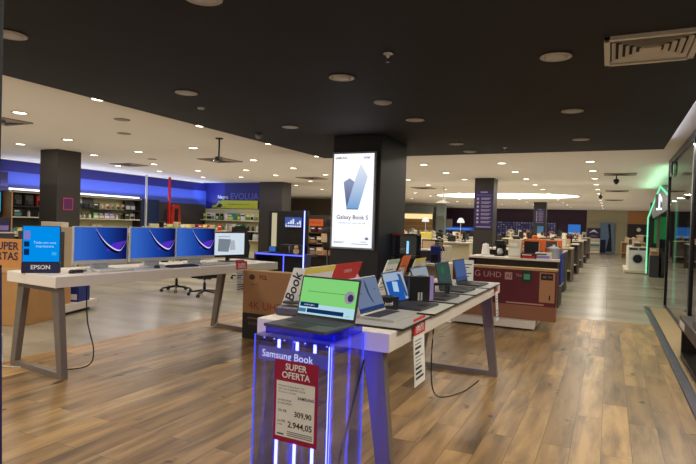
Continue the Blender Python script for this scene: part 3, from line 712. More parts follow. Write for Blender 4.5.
# promotional tents on the far side of the laptop table
def tent(lab, y, w_, h_, mface, lines=True, side_text=None, lean=.10, topm=None, x=-1.74, txt=None):
    t = thing('sign_card', lab, 'sign', (x, y, .94), PI / 2, 'leaning sign cards behind the laptops')
    b = MB(); b.hexa([(-w_ / 2, 0, 0), (w_ / 2, 0, 0), (w_ / 2, .01, 0), (-w_ / 2, .01, 0)], [(-w_ / 2, -.10, h_), (w_ / 2, -.10, h_), (w_ / 2, -.09, h_), (-w_ / 2, -.09, h_)], mface)
    b.build('card', t)
    MB().hexa([(-.03, .10, 0), (.03, .10, 0), (.03, .104, 0), (-.03, .104, 0)], [(-.03, -.07, h_ * .8), (.03, -.07, h_ * .8), (.03, -.066, h_ * .8), (-.03, -.066, h_ * .8)], dark_grey).build('strut', t)
    L = math.hypot(.10, h_); b = MB(); b.M = Matrix.Translation((0, -.0005, 0)) @ Matrix.Rotation(math.atan2(.10, h_), 4, 'X')
    if topm: b.rect(-w_ / 2, L * .86, w_ / 2, L, topm, -.001)
    if txt: b.text(txt, .0, L * .8, .035, ink_white, -.002)
    if lines:
        for k in range(5): b.rect(-w_ * .4, L * (.1 + .14 * k), w_ * (.1 + .08 * (k % 3)), L * (.13 + .14 * k), paper_grey, -.002)
    b.rect(-w_ * .45, L * .03, w_ * .45, L * .05, paper_grey, -.0015)
    b.build('print', t)
    if side_text:
        s = MB(); s.M = Matrix.Translation((-w_ / 2 - .002, .0, 0)) @ Matrix.Rotation(-PI / 2, 4, 'Z')
        s.prism([(-.07, 0), (.012, 0), (.112, h_), (.03, h_)], -.004, 0, paper)
        s.text(side_text, .035, h_ * .6, .085, ink, -.006, rot=math.radians(70), bold=.015)
        s.build('end_strip', t)
    return t
tent('cream and yellow sign card with a Book side strip behind the green laptop', 3.045, .42, .285, paper, True, 'Book', topm=yellow_card)
tent('plain red sign card behind the nearest silver laptop', 3.48, .42, .285, red_print, False, txt='OFERTA')
tent('white card printed with grey lines and a mint top behind the second laptop', 4.36, .28, .27, paper, True, topm=mat('mint_print', (170, 196, 170), .6))
tent('orange sign card behind the second laptop, beside the dark cabinet', 4.70, .2, .29, orange, True)
tent('cream sign card behind the third laptop', 5.1, .32, .25, cream, True, topm=yellow_card)
for y, lab, mm in ((3.92, 'small pink folded card standing behind the red tent card', PAL['pink']), (3.32, 'grey bag of accessories between near laptop and cardboard television box', None)):
    if mm:
        tag(MB().lathe([(.03, 0), (.05, .04), (.045, .12), (.02, .2), (.001, .23)], mm, 14, (-1.5, 3.3, .94)).build('small_figure'), lab, 'ornament')
b = MB(); b.box(-.1, -.05, 0, .1, .05, .055, mat('smoky_plastic', (74, 70, 88), 0.4), .02, 3).box(-.06, -.03, .07, .06, .03, .085, dark_grey, .005)
tag(b.build('plastic_package', None, (-1.70, 2.82, .94), (0, 0, .2)), 'crumpled grey plastic package on the table corner left of the green laptop', 'package')

# ------------------------------------------------------------------ acrylic stand with LED tubes
t = thing('acrylic_stand', 'clear acrylic pedestal glowing blue in front of the laptop table', 'display stand', (-1.35, 2.43, 0), math.radians(-2))
AW, AD, AH = .218, .19, .94
for x0, y0, x1, y1 in ((-AW, -AD, AW, -AD + .006), (-AW, AD - .03, AW, AD - .024), (-AW, -AD + .006, -AW + .006, AD - .03), (AW - .006, -AD + .006, AW, AD - .03)):
    MB().box(x0, y0, .012, x1, y1, AH - .008, acrylic).build('panel', t)
MB().box(-AW, -AD, AH - .008, AW, AD - .024, AH, acrylic).build('top_panel', t)
MB().box(-AW - .01, -AD - .01, 0, AW + .01, AD - .014, .012, black_plastic, .002).build('base_plate', t)
frost = mat('frosted_blue_block', (120, 120, 210), 0.4)
MB().box(-AW + .03, -AD + .05, AH, AW - .01, AD - .03, AH + .034, glass('blue_lit_acrylic', (130, 140, 255), .08), ).build('riser', t)  # blue of the LED light put into the riser's tint
for x, y in ((-.118, -.12), (-.01, -.12), (.092, -.12), (.178, -.12)):
    MB().cyl((x, y, .014), (x, y, AH - .03), .0075, .0075, blue_led, 12).build('led_tube', t)
for k in range(7): MB().lathe([(.004, 0), (.004, .004), (.001, .006)], emi('led_dot', (170, 175, 255), 1.5, False), 10, (-.18 + k * .06, -AD + .03, AH - .022)).build('led_dot', t)
b = MB().rect(-.2, .845, .2, .915, mat('lilac_band', (150, 150, 232), .5), 0); b.text('Samsung Book', -.03, .878, .05, emi('lettering_glow', (235, 235, 255), 1.0, False), -.002)
b.build('name_band', t, (0, -AD + .012, -.03))
for x, y in ((-AW, -AD), (AW - .004, -AD), (AW - .004, AD - .03), (-AW, AD - .03)):
    MB().box(x - .001, y - .001, .012, x + .005, y + .005, AH, emi('edge_lit_acrylic', (88, 96, 255), .9, False)).build('lit_edge', t)
# price poster fixed to the front
t = thing('price_poster', 'crimson and white Super Oferta price poster on the acrylic pedestal', 'sign', (-1.316, 2.225, .445), math.radians(-2))
MB().box(-.123, 0, 0, .123, .005, .392, crimson, .002).build('crimson_card', t)
b = MB().rect(-.108, .025, .108, .292, paper, -.001)
b.text('SUPER', 0, .362, .043, ink_white, -.002, bold=.02).text('OFERTA', 0, .322, .043, ink_white, -.002, bold=.02)
b.text('Notebook Galaxy Book 15,6"', -.098, .27, .0125, paper_grey, -.002, 'LEFT').text('Intel Core i5 8GB SSD 256GB', -.098, .255, .0125, paper_grey, -.002, 'LEFT').text('Windows 11 Grafite', -.098, .24, .0125, paper_grey, -.002, 'LEFT')
b.text('SAMSUNG', .06, .222, .02, ink, -.002, bold=.02)
b.text('De R$ 3.299,00', -.098, .2, .012, ink, -.002, 'LEFT').text('Por R$ 2.999,00', -.098, .185, .012, ink, -.002, 'LEFT')
b.text('10x R$', -.098, .150, .018, ink, -.002, 'LEFT').text('309,90', .045, .142, .036, ink, -.002, bold=.02)
b.text('ou R$', -.098, .1, .018, ink, -.002, 'LEFT').text('a vista', -.098, .083, .012, ink, -.002, 'LEFT').text('2.944,05', .03, .088, .04, ink, -.002, bold=.02)
for k in range(3): b.rect(-.04, .052 - k * .009, .1, .056 - k * .009, paper_grey, -.002)
b.rect(-.098, .033, -.06, .041, paper_grey, -.002)
b.build('price_sheet', t)

# ------------------------------------------------------------------ television boxes
t = thing('television_box', 'brown cardboard television box printed 4K UHD TV beside the computer table', 'box', (-4.19, 5.70, 0), 0)
MB().box(0, 0, 0, 1.15, .16, .33, mat('box_black_print', (34, 30, 32), .6), .003).build('printed_base', t)
b = MB().box(0, 0, .33, 1.15, .16, .87, mat('brown_card', (160, 118, 78), .75), .003).box(-.001, -.001, .866, 1.151, .161, .872, kraft_light)
rt = mat('rust_print', (150, 52, 34), .7); bt = mat('dark_brown_print', (62, 40, 28), .7)
b.text('TCL', .3, .79, .07, bt, -.003, bold=.02).poly(circ(.135, .79, .045, .035), bt, -.003).text('Smart TV', .17, .70, .03, bt, -.003).text('4K UHD TV', .09, .43, .145, rt, -.003, 'LEFT', bold=.0)
b.build('carton', t)
MB().rect(.08, .26, .5, .28, mat('gold_line_print', (120, 96, 70), .6), -.003).text('ROKU TV', .22, .2, .06, mat('gold_line_print', (0, 0, 0)), -.003).build('base_print', t)
# large maroon box
t = thing('television_box', 'large maroon television box printed LG UHD beyond the laptop table', 'box', (-2.25, 8.64, .13), 0); t.scale = (1, 1, .94)
Wb = 1.57
MB().box(0, 0, 0, Wb, .22, .23, mat('box_lower_kraft', (150, 98, 70), .75), .003).build('lower_sleeve', t)
b = MB().box(0, 0, .23, Wb, .22, .80, maroon, .003)
b.text('LG', .365, .70, .14, maroon_text, -.003).text('UHD', .63, .695, .13, maroon_text, -.003).rect(.82, .63, .93, .75, maroon_text, -.003).text('AI', .875, .69, .09, maroon, -.004).text('ThinQ', 1.06, .71, .06, maroon_text, -.003)
b.rect(.85, .25, 1.4, .27, maroon_text, -.003)
b.build('printed_carton', t)
MB().box(-.003, -.003, .80, Wb + .003, .223, .835, kraft_light, .002).build('lid_edge', t)
b = MB().rect(1.07, .60, 1.22, .80, mat('label_dark', (30, 44, 40), .5), -.004).rect(1.1, .65, 1.19, .74, mat('label_green', (90, 160, 120), .5), -.005); b.build('picture_label', t)
b = MB().rect(1.33, .30, 1.55, .78, mat('label_kraft', (182, 130, 92), .7), -.004).rect(1.35, .66, 1.52, .76, ink, -.005).text('4K TV', 1.44, .705, .05, maroon_text, -.006).rect(1.47, .34, 1.49, .42, ink, -.005); b.build('side_label', t)
t = thing('floor_platform', 'low white platform under the maroon television box', 'platform', (-1.55, 8.42, 0))
MB().box(-.65, 0, .03, .6, 1.1, .13, white_paint, .004).build('top', t); MB().box(-.6, .06, 0, .55, 1.04, .03, black_matte).build('plinth', t)
t = thing('floor_stand', 'small white foot stand beside the far frame of the laptop table', 'stand', (-2.3, 8.3, 0))
MB().box(-.12, 0, 0, .12, .2, .03, white_paint, .003).build('foot', t); MB().hexa([(-.04, .08, .03), (.04, .08, .03), (.04, .1, .03), (-.04, .1, .03)], [(-.1, .08, .13), (-.04, .08, .13), (-.04, .1, .13), (-.1, .1, .13)], white_paint).build('prop', t)

# ------------------------------------------------------------------ billboard on the black column
t = thing('light_box', 'tall glowing Galaxy Book poster light box on the black column', 'light box', (-3.52, 7.475, 1.115))
MB().box(-.365, 0, 0, .365, .05, 1.48, mat('grey_aluminium', (150, 152, 160), .35, .5), .006).build('frame', t)
bb = emi_grad('poster_sheet', (236, 240, 250), (255, 255, 255), 'Z', 0, 1.48, 1.15, mid=(250, 250, 255))
bb.cycles.emission_sampling = 'AUTO'
b = MB().rect(-.335, .03, .335, 1.45, bb, -.001)
ik = E_('poster_ink', (30, 30, 44)); ig = E_('poster_grey', (120, 124, 140))
b.text('SAMSUNG', -.21, 1.385, .05, ik, -.003, bold=.02, sx=.9).text('intel', .22, 1.39, .06, E_('poster_blue', (20, 60, 150)), -.003, bold=.02)
b.poly([(-.16, 1.02), (-.06, 1.08), (.03, 1.02), (-.02, .62), (-.1, .63)], emi_grad('poster_lap1', (70, 84, 130), (150, 160, 190), 'Z', .62, 1.08, 1.0), -.003)
b.poly([(-.1, .62), (.1, .62), (.24, 1.1), (.12, 1.3), (.02, 1.02)], emi_grad('poster_lap2', (120, 164, 214), (226, 234, 246), 'Z', .62, 1.25, 1.0), -.004)
b.poly([(-.1, .605), (.1, .605), (.1, .62), (-.1, .62)], E_('poster_edge', (90, 110, 150)), -.004)
b.text('Galaxy Book S', -.0, .485, .088, ik, -.003, bold=.01, sx=1.02).text('Mobilidade para ir sempre mais longe', 0, .40, .03, ig, -.003)
b.rect(-.3, .105, -.12, .112, ig, -.003).rect(-.3, .09, -.15, .097, ig, -.003).text('Galaxy', .2, .12, .035, ig, -.003).poly(circ(.25, .17, .03, .02), ig, -.003)
b.rect(0, .08, .28, .088, ig, -.003)
b.build('poster', t)

# glass cabinet right of the black column
t = thing('display_cabinet', 'dark glass display cabinet with a glowing blue light, beside the black column', 'cabinet', (-2.865, 8.0, 0)); t.scale = (.78, .45, 1.0)
MB().box(-.28, 0, 0, .27, .45, .78, mat('smoked_panel', (98, 92, 86), .15), .004).build('body', t)
MB().box(-.28, 0, 1.345, .27, .45, 1.375, black_plastic, .003).build('top', t)
for x in (-.28, .255):
    for y in (0, .435): MB().box(x, y, .78, x + .015, y + .015, 1.345, black_plastic).build('corner_post', t)
MB().box(-.265, .42, .78, .255, .43, 1.345, mat('cabinet_back', (26, 28, 44), .3)).build('back', t)
MB().box(-.265, .003, 1.0, .255, .007, 1.345, pane_glass).build('pane', t); MB().box(-.265, .01, 1.03, .255, .42, 1.04, dark_grey).build('shelf', t)
MB().box(-.02, .38, 1.06, .02, .42, 1.26, emi('cool_blue_lamp', (150, 200, 255), 4.0)).build('lamp', t)
MB().rect(-.26, 1.35, .0, 1.37, red_print, -.002).build('red_strip', t)

# ------------------------------------------------------------------ office chairs
def chair(lab, loc, rz, turn):
    t = thing('office_chair', lab, 'chair', loc, rz, 'black office chairs behind the computer table')
    for k in range(5):
        a = 2 * PI * k / 5 + turn; c, s = math.cos(a), math.sin(a)
        MB().hexa([(.03 * c + .02 * s, .03 * s - .02 * c, .085), (.03 * c - .02 * s, .03 * s + .02 * c, .085), (.3 * c - .013 * s, .3 * s + .013 * c, .06), (.3 * c + .013 * s, .3 * s - .013 * c, .06)],
                  [(.03 * c + .02 * s, .03 * s - .02 * c, .13), (.03 * c - .02 * s, .03 * s + .02 * c, .13), (.3 * c - .013 * s, .3 * s + .013 * c, .085), (.3 * c + .013 * s, .3 * s - .013 * c, .085)], black_plastic, .003).build('base_arm', t)
        b = MB()
        for o_ in (-.016, .016):
            px, py = .3 * c - o_ * s, .3 * s + o_ * c
            b.cyl((px - .008 * -s, py - .008 * c, .03), (px + .008 * -s, py + .008 * c, .03), .03, .03, rubber, 14)
        b.cyl((.3 * c, .3 * s, .04), (.3 * c, .3 * s, .08), .008, .008, chrome, 8)
        b.build('caster', t)
    MB().cyl((0, 0, .09), (0, 0, .25), .028, .028, black_plastic).cyl((0, 0, .25), (0, 0, .34), .018, .018, chrome).build('gas_column', t)
    MB().box(-.1, -.13, .33, .1, .13, .37, dark_grey, .006).build('mechanism', t)
    MB().box(-.25, -.25, .37, .25, .24, .45, black_cloth, .03, 3).build('seat', t)
    b = MB(); b.M = Matrix.Translation((0, .25, .6)) @ Matrix.Rotation(math.radians(-8), 4, 'X')
    b.prism([(-.2, 0), (.2, 0), (.235, .2), (.22, .48), (.15, .56), (-.15, .56), (-.22, .48), (-.235, .2)], -.02, .025, black_cloth); b.build('backrest', t)
    MB().tube([(0, .1, .35), (0, .24, .36), (0, .29, .45), (0, .29, .75)], .018, black_plastic).build('back_bracket', t)
    for s in (-1, 1):
        MB().tube([(s * .2, .0, .37), (s * .27, .0, .39), (s * .28, .0, .66)], .013, black_plastic).build('arm_post', t)
        MB().box(s * .28 - .035, -.13, .66, s * .28 + .035, .12, .69, black_plastic, .01).build('armrest', t)
    return t
c0 = chair('black swivel office chair behind the computer table, left one', (-8.02, 8.62, 0), 2.6, .3)
dup(c0, (-7.14, 8.45, 0), 2.2, 'black swivel office chair behind the computer table, right one')

# ------------------------------------------------------------------ low platform with printer cartons
PM = Matrix.Translation((-7.2, 5.40, 0)) @ Matrix.Rotation(.33, 4, 'Z')
t = thing('floor_platform', 'low white floor platform with printer cartons behind the computer table', 'platform', (-7.2, 5.40, 0), .33)
MB().box(-2.2, 0, .05, 0, .9, .16, white_paint, .005).build('top', t); MB().box(-2.1, .08, 0, -.08, .82, .05, black_matte).build('plinth', t)
pc = [(-.17, .42, .30, .3, .27, epson_blue, paper, 'blue and white printer carton at the right end of the low platform', None),
      (-.22, .06, .28, .26, .26, wood_tan, paper, 'tan and white carton at the front right corner of the low platform', None),
      (-.68, .05, .40, .3, .38, epson_blue, mat('deep_navy_print', (14, 22, 84), .5), 'blue EPSON printer carton on the low platform behind the near table legs', 'EPSON'),
      (-1.2, .05, .4, .3, .3, cream, teal, 'cream carton at the left end of the low platform', None)]
for x, y, w_, d_, h_, m1, m2, lab, tx in pc: carton(lab, tuple(PM @ Vector((x, y, .16))), .33, w_, d_, h_, m1, m2, txt=tx, grp='printer cartons on the low platform', ts=.1)
b = MB().box(-.14, .02, 0, .14, .2, .10, mat('pink_mix_print', (214, 176, 190), .5), .01).rect(-.12, .02, .08, .08, magenta, .018)
tag(b.build('soft_package', None, tuple(PM @ Vector((-.17, .44, .433))), (0, 0, .33)), 'pink and white package lying on the blue and white printer carton', 'package')
t = thing('partition_panel', 'beige partition panel standing behind the blue display and the computers', 'partition', (-9.35, 7.0, 0))
MB().box(-.62, 0, 0, .25, .12, 1.27, mat('beige_partition', (196, 176, 150), .6), .006).build('panel', t); MB().box(-.62, -.02, 1.27, -.04, .14, 1.36, white_paint, .004).build('cap', t)
# Super Ofertas bin at far left
t = thing('promotion_bin', 'orange promotion bin lettered Super Ofertas at the left edge', 'promotion bin', (-7.22, 4.6, 0), .25)
MB().box(-.6, 0, 0, .22, .6, .72, wood_tan, .006).build('bin', t)
b = MB().box(-.6, -.015, .70, .22, 0, 1.16, mat('tan_orange_board', (214, 146, 78), .6), .003); b.rect(-.58, .72, .2, .78, kraft_light, -.017)
b.text('SUPER', .17, 1.06, .145, navy, -.018, 'RIGHT', bold=.02).text('OFERTAS', .17, .925, .145, navy, -.018, 'RIGHT', bold=.02); b.build('sign_board', t)
MB().box(-.6, .0, .72, .22, .6, .74, cream).build('shelf', t)
carton('grey boxed printer on top of the orange promotion bin', (-7.15, 4.9, 1.16 - .42 + .002), .25, .5, .3, .52, dark_grey, silver)
t = thing('bag_stand', 'dark navy stand at the bottom left edge beside the table', 'stand', (-2.745, 1.44, 0), 0)
MB().hexa([(-.5, 0, 0), (.045, 0, 0), (.045, .28, 0), (-.5, .28, 0)], [(-.5, 0, 1.22), (-.0, 0, 1.22), (-.0, .28, 1.22), (-.5, .28, 1.22)], navy, .006).build('body', t)
MB().box(-.5, .0, 1.22, .0, .28, 1.24, black_plastic, .004).build('top', t)

# ------------------------------------------------------------------ generic merchandise (prototypes)
def g_carton(w_, d_, h_, c1, c2):
    b = MB().box(-w_ / 2, 0, 0, w_ / 2, d_, h_, PAL[c1], min(w_, h_) * .04).rect(-w_ * .4, h_ * .1, w_ * .4, h_ * .5, PAL[c2], -.003).rect(-w_ * .4, h_ * .62, w_ * .2, h_ * .8, ink_white if c1 != 'white' else ink, -.003)
    return b
def g_bag(w_, d_, h_, c1, c2):
    b = MB().box(-w_ / 2, 0, 0, w_ / 2, d_, h_ * .92, PAL[c1], w_ * .16, 3).box(-w_ * .36, -d_ * .25, h_ * .08, w_ * .36, .02, h_ * .48, PAL[c2], w_ * .08, 3)
    return b.tube([(-w_ * .12, d_ * .5, h_ * .9), (-w_ * .1, d_ * .5, h_), (w_ * .1, d_ * .5, h_), (w_ * .12, d_ * .5, h_ * .9)], .008, PAL[c2], 6)
def g_blister(w_, d_, h_, c1, c2):
    return MB().box(-w_ / 2, 0, 0, w_ / 2, .01, h_, PAL[c1], .002).box(-w_ * .3, -.04, h_ * .15, w_ * .3, 0, h_ * .6, PAL[c2], .012).rect(-w_ * .06, h_ * .86, w_ * .06, h_ * .92, ink, -.002)
def g_bottle(w_, d_, h_, c1, c2):
    r = w_ / 2
    return MB().lathe([(r * .95, 0), (r, h_ * .04), (r, h_ * .62), (r * .4, h_ * .78), (r * .38, h_ * .86)], PAL[c1], 14, (0, r, 0)).lathe([(r * .42, h_ * .86), (r * .42, h_), (.001, h_)], PAL[c2], 12, (0, r, 0))
def g_kettle(w_, d_, h_, c1, c2):
    r = w_ * .4
    b = MB().lathe([(r * 1.05, 0), (r * 1.05, .03), (r, .035), (r * .78, h_ * .85), (r * .6, h_ * .93), (r * .12, h_ * .95), (r * .12, h_)], PAL[c1], 16, (0, r, 0))
    return b.tube([(r * .75, r, h_ * .85), (r * 1.5, r, h_ * .8), (r * 1.5, r, h_ * .3), (r * .95, r, h_ * .2)], .016, PAL[c2], 6)
def g_blender(w_, d_, h_, c1, c2):
    r = w_ * .42
    return MB().box(-r, 0, 0, r, 2 * r, h_ * .34, PAL[c1], .02).lathe([(r * .6, h_ * .34), (r * .95, h_ * .9), (r, h_ * .92), (r * .5, h_)], PAL[c2], 14, (0, r, 0)).cyl((0, -.01, h_ * .15), (0, .01, h_ * .15), .03, .03, silver, 12)
def g_coffee(w_, d_, h_, c1, c2):
    b = MB().box(-w_ / 2, d_ * .5, 0, w_ / 2, d_, h_, PAL[c1], .015).box(-w_ / 2, 0, h_ * .72, w_ / 2, d_ * .55, h_, PAL[c1], .015).box(-w_ / 2, 0, 0, w_ / 2, d_ * .55, h_ * .08, PAL[c1], .008)
    return b.lathe([(w_ * .22, h_ * .09), (w_ * .32, h_ * .25), (w_ * .22, h_ * .5)], PAL[c2], 14, (0, d_ * .27, 0))
def g_micro(w_, d_, h_, c1, c2):
    return MB().box(-w_ / 2, 0, 0, w_ / 2, d_, h_, PAL[c1], .01).rect(-w_ * .45, h_ * .12, w_ * .24, h_ * .88, PAL[c2], -.003).cyl((w_ * .37, -.012, h_ * .3), (w_ * .37, 0, h_ * .3), h_ * .1, h_ * .1, PAL[c2], 12).box(w_ * .25, -.03, h_ * .15, w_ * .27, -.01, h_ * .85, silver)
def g_speaker(w_, d_, h_, c1, c2):
    b = MB().box(-w_ / 2, 0, 0, w_ / 2, d_, h_, PAL[c1], .012)
    for z, r in ((.3, .36), (.74, .24)): b.cyl((0, -.012, h_ * z), (0, .002, h_ * z), w_ * r, w_ * r, PAL[c2], 16)
    return b
def g_screen(w_, d_, h_, c1, c2):
    s = {'blue': (60, 110, 190), 'white': (190, 200, 210), 'teal': (70, 150, 160), 'green': (70, 140, 90)}.get(c2, (90, 110, 150))
    return MB().box(-w_ / 2, 0, h_ * .15, w_ / 2, .03, h_, PAL[c1], .004).rect(-w_ * .46, h_ * .2, w_ * .46, h_ * .96, emi('small_screen_' + c2, s, .8, False), -.003).box(-w_ * .2, -.05, 0, w_ * .2, .1, .012, PAL[c1]).box(-.02, .01, 0, .02, .025, h_ * .2, PAL[c1])
def g_fan(w_, d_, h_, c1, c2):
    b = MB().lathe([(w_ * .3, 0), (w_ * .28, .025), (.02, .035), (.015, h_ * .55)], PAL[c1], 16, (0, .05, 0))
    R_ = w_ * .5; z = h_ - R_
    for r in (1, .75, .5):
        b.tube([(R_ * r * math.cos(a * PI / 10), 0, z + R_ * r * math.sin(a * PI / 10)) for a in range(21)], .006, PAL[c1], 5)
    b.cyl((0, -.02, z), (0, .12, z), R_ * .25, R_ * .2, PAL[c1], 12)
    for k in range(3):
        a = 2 * PI * k / 3; b.poly([(0, z), (R_ * .85 * math.cos(a), z + R_ * .85 * math.sin(a)), (R_ * .85 * math.cos(a + .8), z + R_ * .85 * math.sin(a + .8))], PAL[c2], .01)
    return b
def g_pot(w_, d_, h_, c1, c2):
    r = w_ / 2
    b = MB().lathe([(r * .9, 0), (r, .02), (r, h_ * .7), (r * 1.04, h_ * .72), (r * .4, h_ * .86), (.02, h_ * .88), (.03, h_)], PAL[c1], 18, (0, r, 0))
    return b.tube([(-r, r, h_ * .6), (-r * 1.25, r, h_ * .62), (-r, r, h_ * .5)], .012, PAL[c2], 6).tube([(r, r, h_ * .6), (r * 1.25, r, h_ * .62), (r, r, h_ * .5)], .012, PAL[c2], 6)
KIND = {'carton': (g_carton, 'product_box', 'box'), 'bag': (g_bag, 'backpack', 'bag'), 'blister': (g_blister, 'blister_pack', 'package'), 'bottle': (g_bottle, 'ink_bottle', 'bottle'),
        'kettle': (g_kettle, 'kettle', 'kettle'), 'blender': (g_blender, 'blender', 'blender'), 'coffee maker': (g_coffee, 'coffee_maker', 'coffee maker'), 'microwave': (g_micro, 'microwave_oven', 'microwave'),
        'speaker': (g_speaker, 'loudspeaker', 'speaker'), 'screen': (g_screen, 'small_monitor', 'monitor'), 'fan': (g_fan, 'table_fan', 'fan'), 'cooker': (g_pot, 'rice_cooker', 'cooker')}
SIZE = {'carton': (.26, .16, .24), 'bag': (.28, .15, .4), 'blister': (.14, .03, .22), 'bottle': (.09, .09, .22), 'kettle': (.22, .2, .26), 'blender': (.18, .18, .38), 'coffee maker': (.2, .26, .32),
        'microwave': (.46, .34, .27), 'speaker': (.18, .2, .32), 'screen': (.36, .1, .28), 'fan': (.34, .14, .42), 'cooker': (.3, .3, .28)}
CACHE = {}
def goods(kind, loc, rz, c1, c2, lab, grp, sc_=1.0, size=None):
    fn, nm, cat = KIND[kind]; w_, d_, h_ = size or SIZE[kind]; w_ *= sc_; d_ *= sc_; h_ *= sc_
    key = (kind, c1, c2, round(w_, 3), round(h_, 3), round(d_, 3))
    if key in CACHE: o = CACHE[key].copy(); COL.objects.link(o)
    else: o = fn(w_, d_, h_, c1, c2).build(nm); CACHE[key] = o
    o.location = loc; o.rotation_euler = (0, 0, rz); o['label'] = lab; o['category'] = cat
    if grp: o['group'] = grp
    return o
KW = {'carton': 'box', 'bag': 'backpack', 'blister': 'blister pack', 'bottle': 'bottle', 'screen': 'monitor', 'coffee maker': 'coffee maker'}
def label_of(c1, c2, kind): return ('%s-%s ' % (c1, c2) if c1 != c2 else c1 + ' ') + KW.get(kind, kind)
def row(items, p0, p1, rz, where, grp, sc_=1.0, jit=.0, gap=None):
    """items spread along the segment p0-p1"""
    n = len(items); rnd = random.Random(len(where) + n)
    for k, (kind, c1, c2) in enumerate(items):
        s = (k + .5) / n; p = [a + (b_ - a) * s for a, b_ in zip(p0, p1)]
        goods(kind, (p[0], p[1], p[2]), rz + rnd.uniform(-jit, jit), c1, c2, label_of(c1, c2, kind) + ' ' + where + ', ' + LFT[k], grp, sc_)
def pick(seed, kinds, cols, n):
    r = random.Random(seed); return [(r.choice(kinds), r.choice(cols), r.choice(cols)) for _ in range(n)]

# ------------------------------------------------------------------ left wall shelving
def wall_unit(lab, y0, y1, x, levels, ztop, backm, side=None, zb=0.0):
    t = thing('shelf_unit', lab, 'shelf', (x, y0, zb))
    L = y1 - y0
    MB().box(-.03, 0, 0, 0, L, ztop - zb, backm).build('back_panel', t)
    for z in levels: MB().box(0, .01, z - .03 - zb, .36, L - .01, z - zb, cream if z < 1.5 else black_matte, .003).build('shelf', t)
    for y in (0, L - .04): MB().box(0, y, 0, .38, y + .04, ztop - zb, side or black_matte, .003).build('side_panel', t)
    MB().box(0, 0, ztop - zb, .38, L, ztop - zb + .03, side or light_silver, .003).build('top_panel', t)
    return t
peg = mat('pegboard_cream', (196, 190, 150), .7, var=.12, scale=30)
wall_unit('tan-sided shelf unit of backpacks on the left wall, left of the brown column', 9.35, 11.3, -14.97, (.45, .9, 1.42, 1.72), 2.1, black_matte, wood_tan)
wall_unit('shelf unit of bags and small boxes on the left wall, right of the brown column', 11.4, 13.9, -14.97, (.45, .9, 1.42, 1.72), 2.1, peg)
g1 = 'goods on the left wall shelves'
row([('bag', 'black', 'grey'), ('bag', 'grey', 'black'), ('bag', 'red', 'black'), ('bag', 'maroon', 'grey'), ('bag', 'black', 'red')], (-14.8, 9.5, 1.72), (-14.8, 11.2, 1.72), PI / 2, 'on upper wall shelf left of the brown column', g1, .9)
row([('carton', 'grey', 'teal'), ('bottle', 'silver', 'green'), ('bottle', 'silver', 'green'), ('carton', 'lilac', 'blue'), ('carton', 'grey', 'white')], (-14.8, 9.5, 1.42), (-14.8, 11.2, 1.42), PI / 2, 'on lower wall shelf left of the brown column', g1, .9)
row(pick(5, ['carton', 'blister'], ['green', 'cream', 'teal', 'yellow', 'white'], 9), (-14.8, 9.5, .9), (-14.8, 11.2, .9), PI / 2, 'on cream wall shelf left of the brown column', g1, .9)
row(pick(8, ['bag', 'bag', 'carton'], ['black', 'grey', 'silver', 'black'], 4) + [('blister', 'beige', 'cream'), ('blister', 'white', 'red'), ('blister', 'beige', 'green'), ('blister', 'cream', 'grey'), ('blister', 'beige', 'black'), ('bag', 'black', 'silver'), ('bag', 'grey', 'silver')], (-14.8, 11.5, 1.72), (-14.8, 13.8, 1.72), PI / 2, 'on upper wall shelf right of the brown column', g1, .85)
row([('carton', 'black', 'silver'), ('bottle', 'cream', 'black'), ('bottle', 'white', 'green'), ('carton', 'green', 'white'), ('carton', 'grey', 'cream'), ('carton', 'lilac', 'white'), ('carton', 'lilac', 'silver'), ('bottle', 'white', 'black'), ('bottle', 'black', 'white'), ('carton', 'black', 'grey'), ('carton', 'silver', 'black')], (-14.8, 11.5, 1.42), (-14.8, 13.8, 1.42), PI / 2, 'on lower wall shelf right of the brown column', g1, .85)
row(pick(21, ['carton', 'blister', 'speaker'], ['yellow', 'cream', 'black', 'green', 'cream', 'red'], 12), (-14.8, 11.5, .93), (-14.8, 13.8, .93), PI / 2, 'on cream wall shelf right of the brown column', g1, .95)
# dark gaming bay, red post and gaming chair
t = thing('gaming_backdrop', 'dark navy wall panel between the shelves and the red post', 'panel', (-14.97, 14.05, 0))
MB().box(0, 0, 1.2, .05, 1.0, 2.15, mat('night_blue_panel', (30, 44, 74), .4), .004).build('panel', t); MB().box(.05, .04, 1.24, .06, .96, 2.11, mat('night_blue_panel2', (36, 54, 90), .3)).build('inset', t)
MB().box(0, 0, 0, .3, 1.0, 1.2, cream, .004).build('counter', t)
t = thing('post', 'thin silver post between the wall shelves and the navy panel', 'post', (-14.55, 14.05, 0)); MB().box(-.03, -.03, 0, .03, .03, 2.98, silver, .004).build('post', t); MB().box(-.05, -.05, 0, .05, .05, .02, silver).build('foot', t)
t = thing('red_post', 'tall glossy red post in front of the blue wall', 'post', (-14.4, 15.0, 0)); MB().box(-.035, -.035, 0, .035, .035, 2.98, red_gloss, .006).build('post', t); MB().box(-.1, -.1, 0, .1, .1, .03, black_plastic).build('foot', t)
